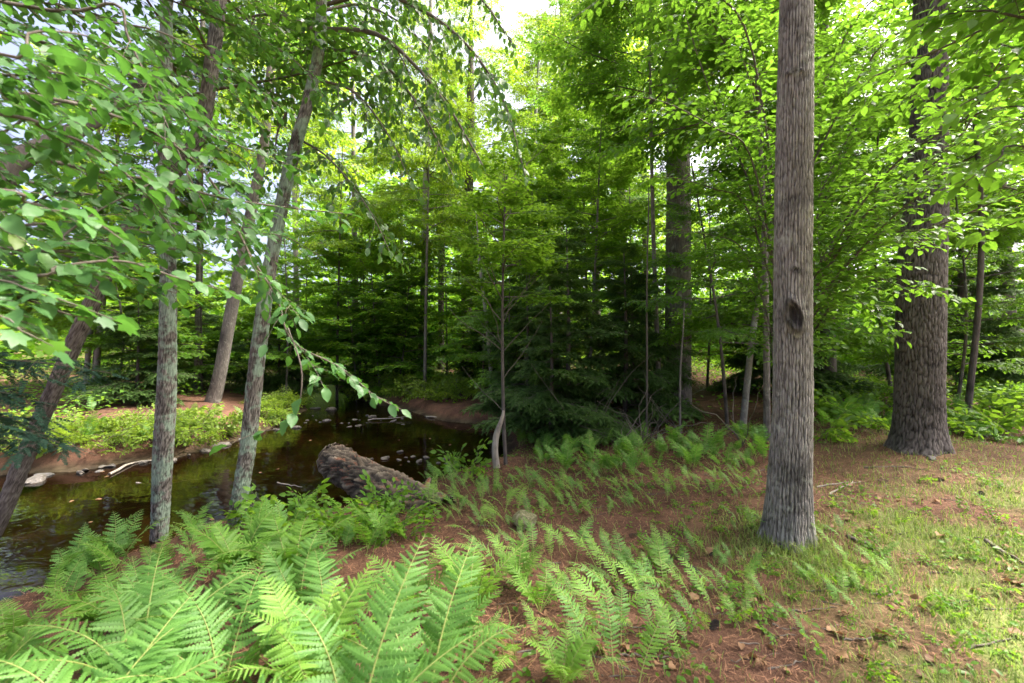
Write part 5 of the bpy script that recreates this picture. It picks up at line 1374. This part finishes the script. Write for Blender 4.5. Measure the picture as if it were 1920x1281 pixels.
tag(obj("grass", mk_mesh("grass", [(V, F, 0, np.repeat(rng.rand(n), 5), True)], [M['grass']])), "short thin grass over the needles on the path side", "grass", kind="stuff")

def cover(name, label, x, y, h, size, mat, tpl, hz, flat=.4):
    n = len(x); dd = nrm(np.stack([rng.normal(0, 1, n), rng.normal(0, 1, n), rng.normal(0, .2, n)], -1)); nn = nrm(rng.normal(0, flat, (n, 3)) + (0, 0, 1))
    o_ = np.stack([x, y, h + rng.rand(n) * hz], -1)
    return tag(obj(name, mk_mesh(name, bake_leaves((o_, dd, nn, size), tpl, 0, rng), [M[mat]])), label, "ground cover", kind="stuff")
x, y, h = soil_points(34000, -1.5, 8.5, .9, 8.5, 1.4)
k = rng.rand(len(x)) < .07 + .75 * sstep(.52, .64, fbm(x * 1.9, y * 1.9, 5, 71, 3)) + .5 * ((y > 3.8) & (x < 2.2)) * sstep(.42, .55, fbm(x * 2.5, y * 2.5, 5, 73, 3)); x, y, h = x[k], y[k], h[k]
cover("ground_cover", "tiny round leaved weeds dotted over the slope and grass", x, y, h + .004, rng.uniform(.018, .046, len(x)), 'beech', LEAF_MID, .045)
x, y = rng.uniform(-24, 24, 90000), 7.5 + 28 * rng.rand(90000) ** 1.2
d = stream_d(x, y); cl_ = fbm(x * .55, y * .55, 7, 81, 4)
k = (d > .35) & ~((x > -8.2) & (x < -4.6) & (y < 15) & (y > 8)) & (rng.rand(len(x)) < sstep(.40, .58, cl_)) & ~((x > -1) & (x < 6.5) & (y < 8.8)); x, y = x[k], y[k]; h = H(x, y)
cover("undergrowth", "low leafy undergrowth over the forest floor behind the stream", x, y, h, rng.uniform(.06, .13, len(x)) * (.7 + y / 30), 'maple', LEAF_FAR, .45 , .5)

# ------------------------------------------------------------------ lobed maple leaves close by at the left edge
rng = R0(55)
base = np.array([-2.1, 1.0, Hs(-2.1, 1.0)])
t = thing("maple_sapling", "large lobed maple leaves hanging close at the left edge below the alder", "tree", base)
Pt = np.array([base - (0, 0, .2), base + (0, 0, .8), base + (.05, .05, 1.7)])
obj("trunk", trunk_mesh("trunk", Pt, np.array([.02, .016, .008]), base, M['bark_dark'], 10, 16, 9), t)
sy = []
for spec in ([(-60, 520, 1.2), (60, 545, 1.2), (150, 575, 1.25), (215, 600, 1.3)], [(-60, 580, 1.1), (40, 620, 1.1), (100, 650, 1.15)], [(-80, 500, 1.4), (40, 510, 1.4), (120, 530, 1.45), (180, 540, 1.5)]):
    sy.append(branch_system(np.vstack([[Pt[-1]], pxcurve(spec)]), rng,   .004, .070, .045, .09, .15, .15, .3, bare=.3, ldroop=.3, sub=False))
leafy_parts(t, base, sy, LEAF_MAPLE, LEAF_MAPLE, 'alder', rng)

# ------------------------------------------------------------------ look-alikes that share a label: say which, counted from the left
ORD = ["first", "second", "third", "fourth", "fifth", "sixth", "seventh", "eighth", "ninth", "tenth", "11th", "12th", "13th", "14th", "15th", "16th", "17th", "18th", "19th", "20th"]
same = {}
for o in C.objects:
    if o.parent is None and "label" in o: same.setdefault(o["label"], []).append(o)
for lb, os_ in same.items():
    if len(os_) < 2 or len(os_) > 60: continue
    os_.sort(key=lambda o: o.location.x / max(o.location.y, .3))
    for k, o in enumerate(os_):
        n_ = len(os_); r_ = n_ - 1 - k
        w = "leftmost" if k == 0 else "rightmost" if r_ == 0 else (ORD[k] + " from left" if k < len(ORD) else ORD[r_] + " from right" if r_ < len(ORD) else "%dth from left" % (k + 1))
        o["label"] = lb + ", " + w
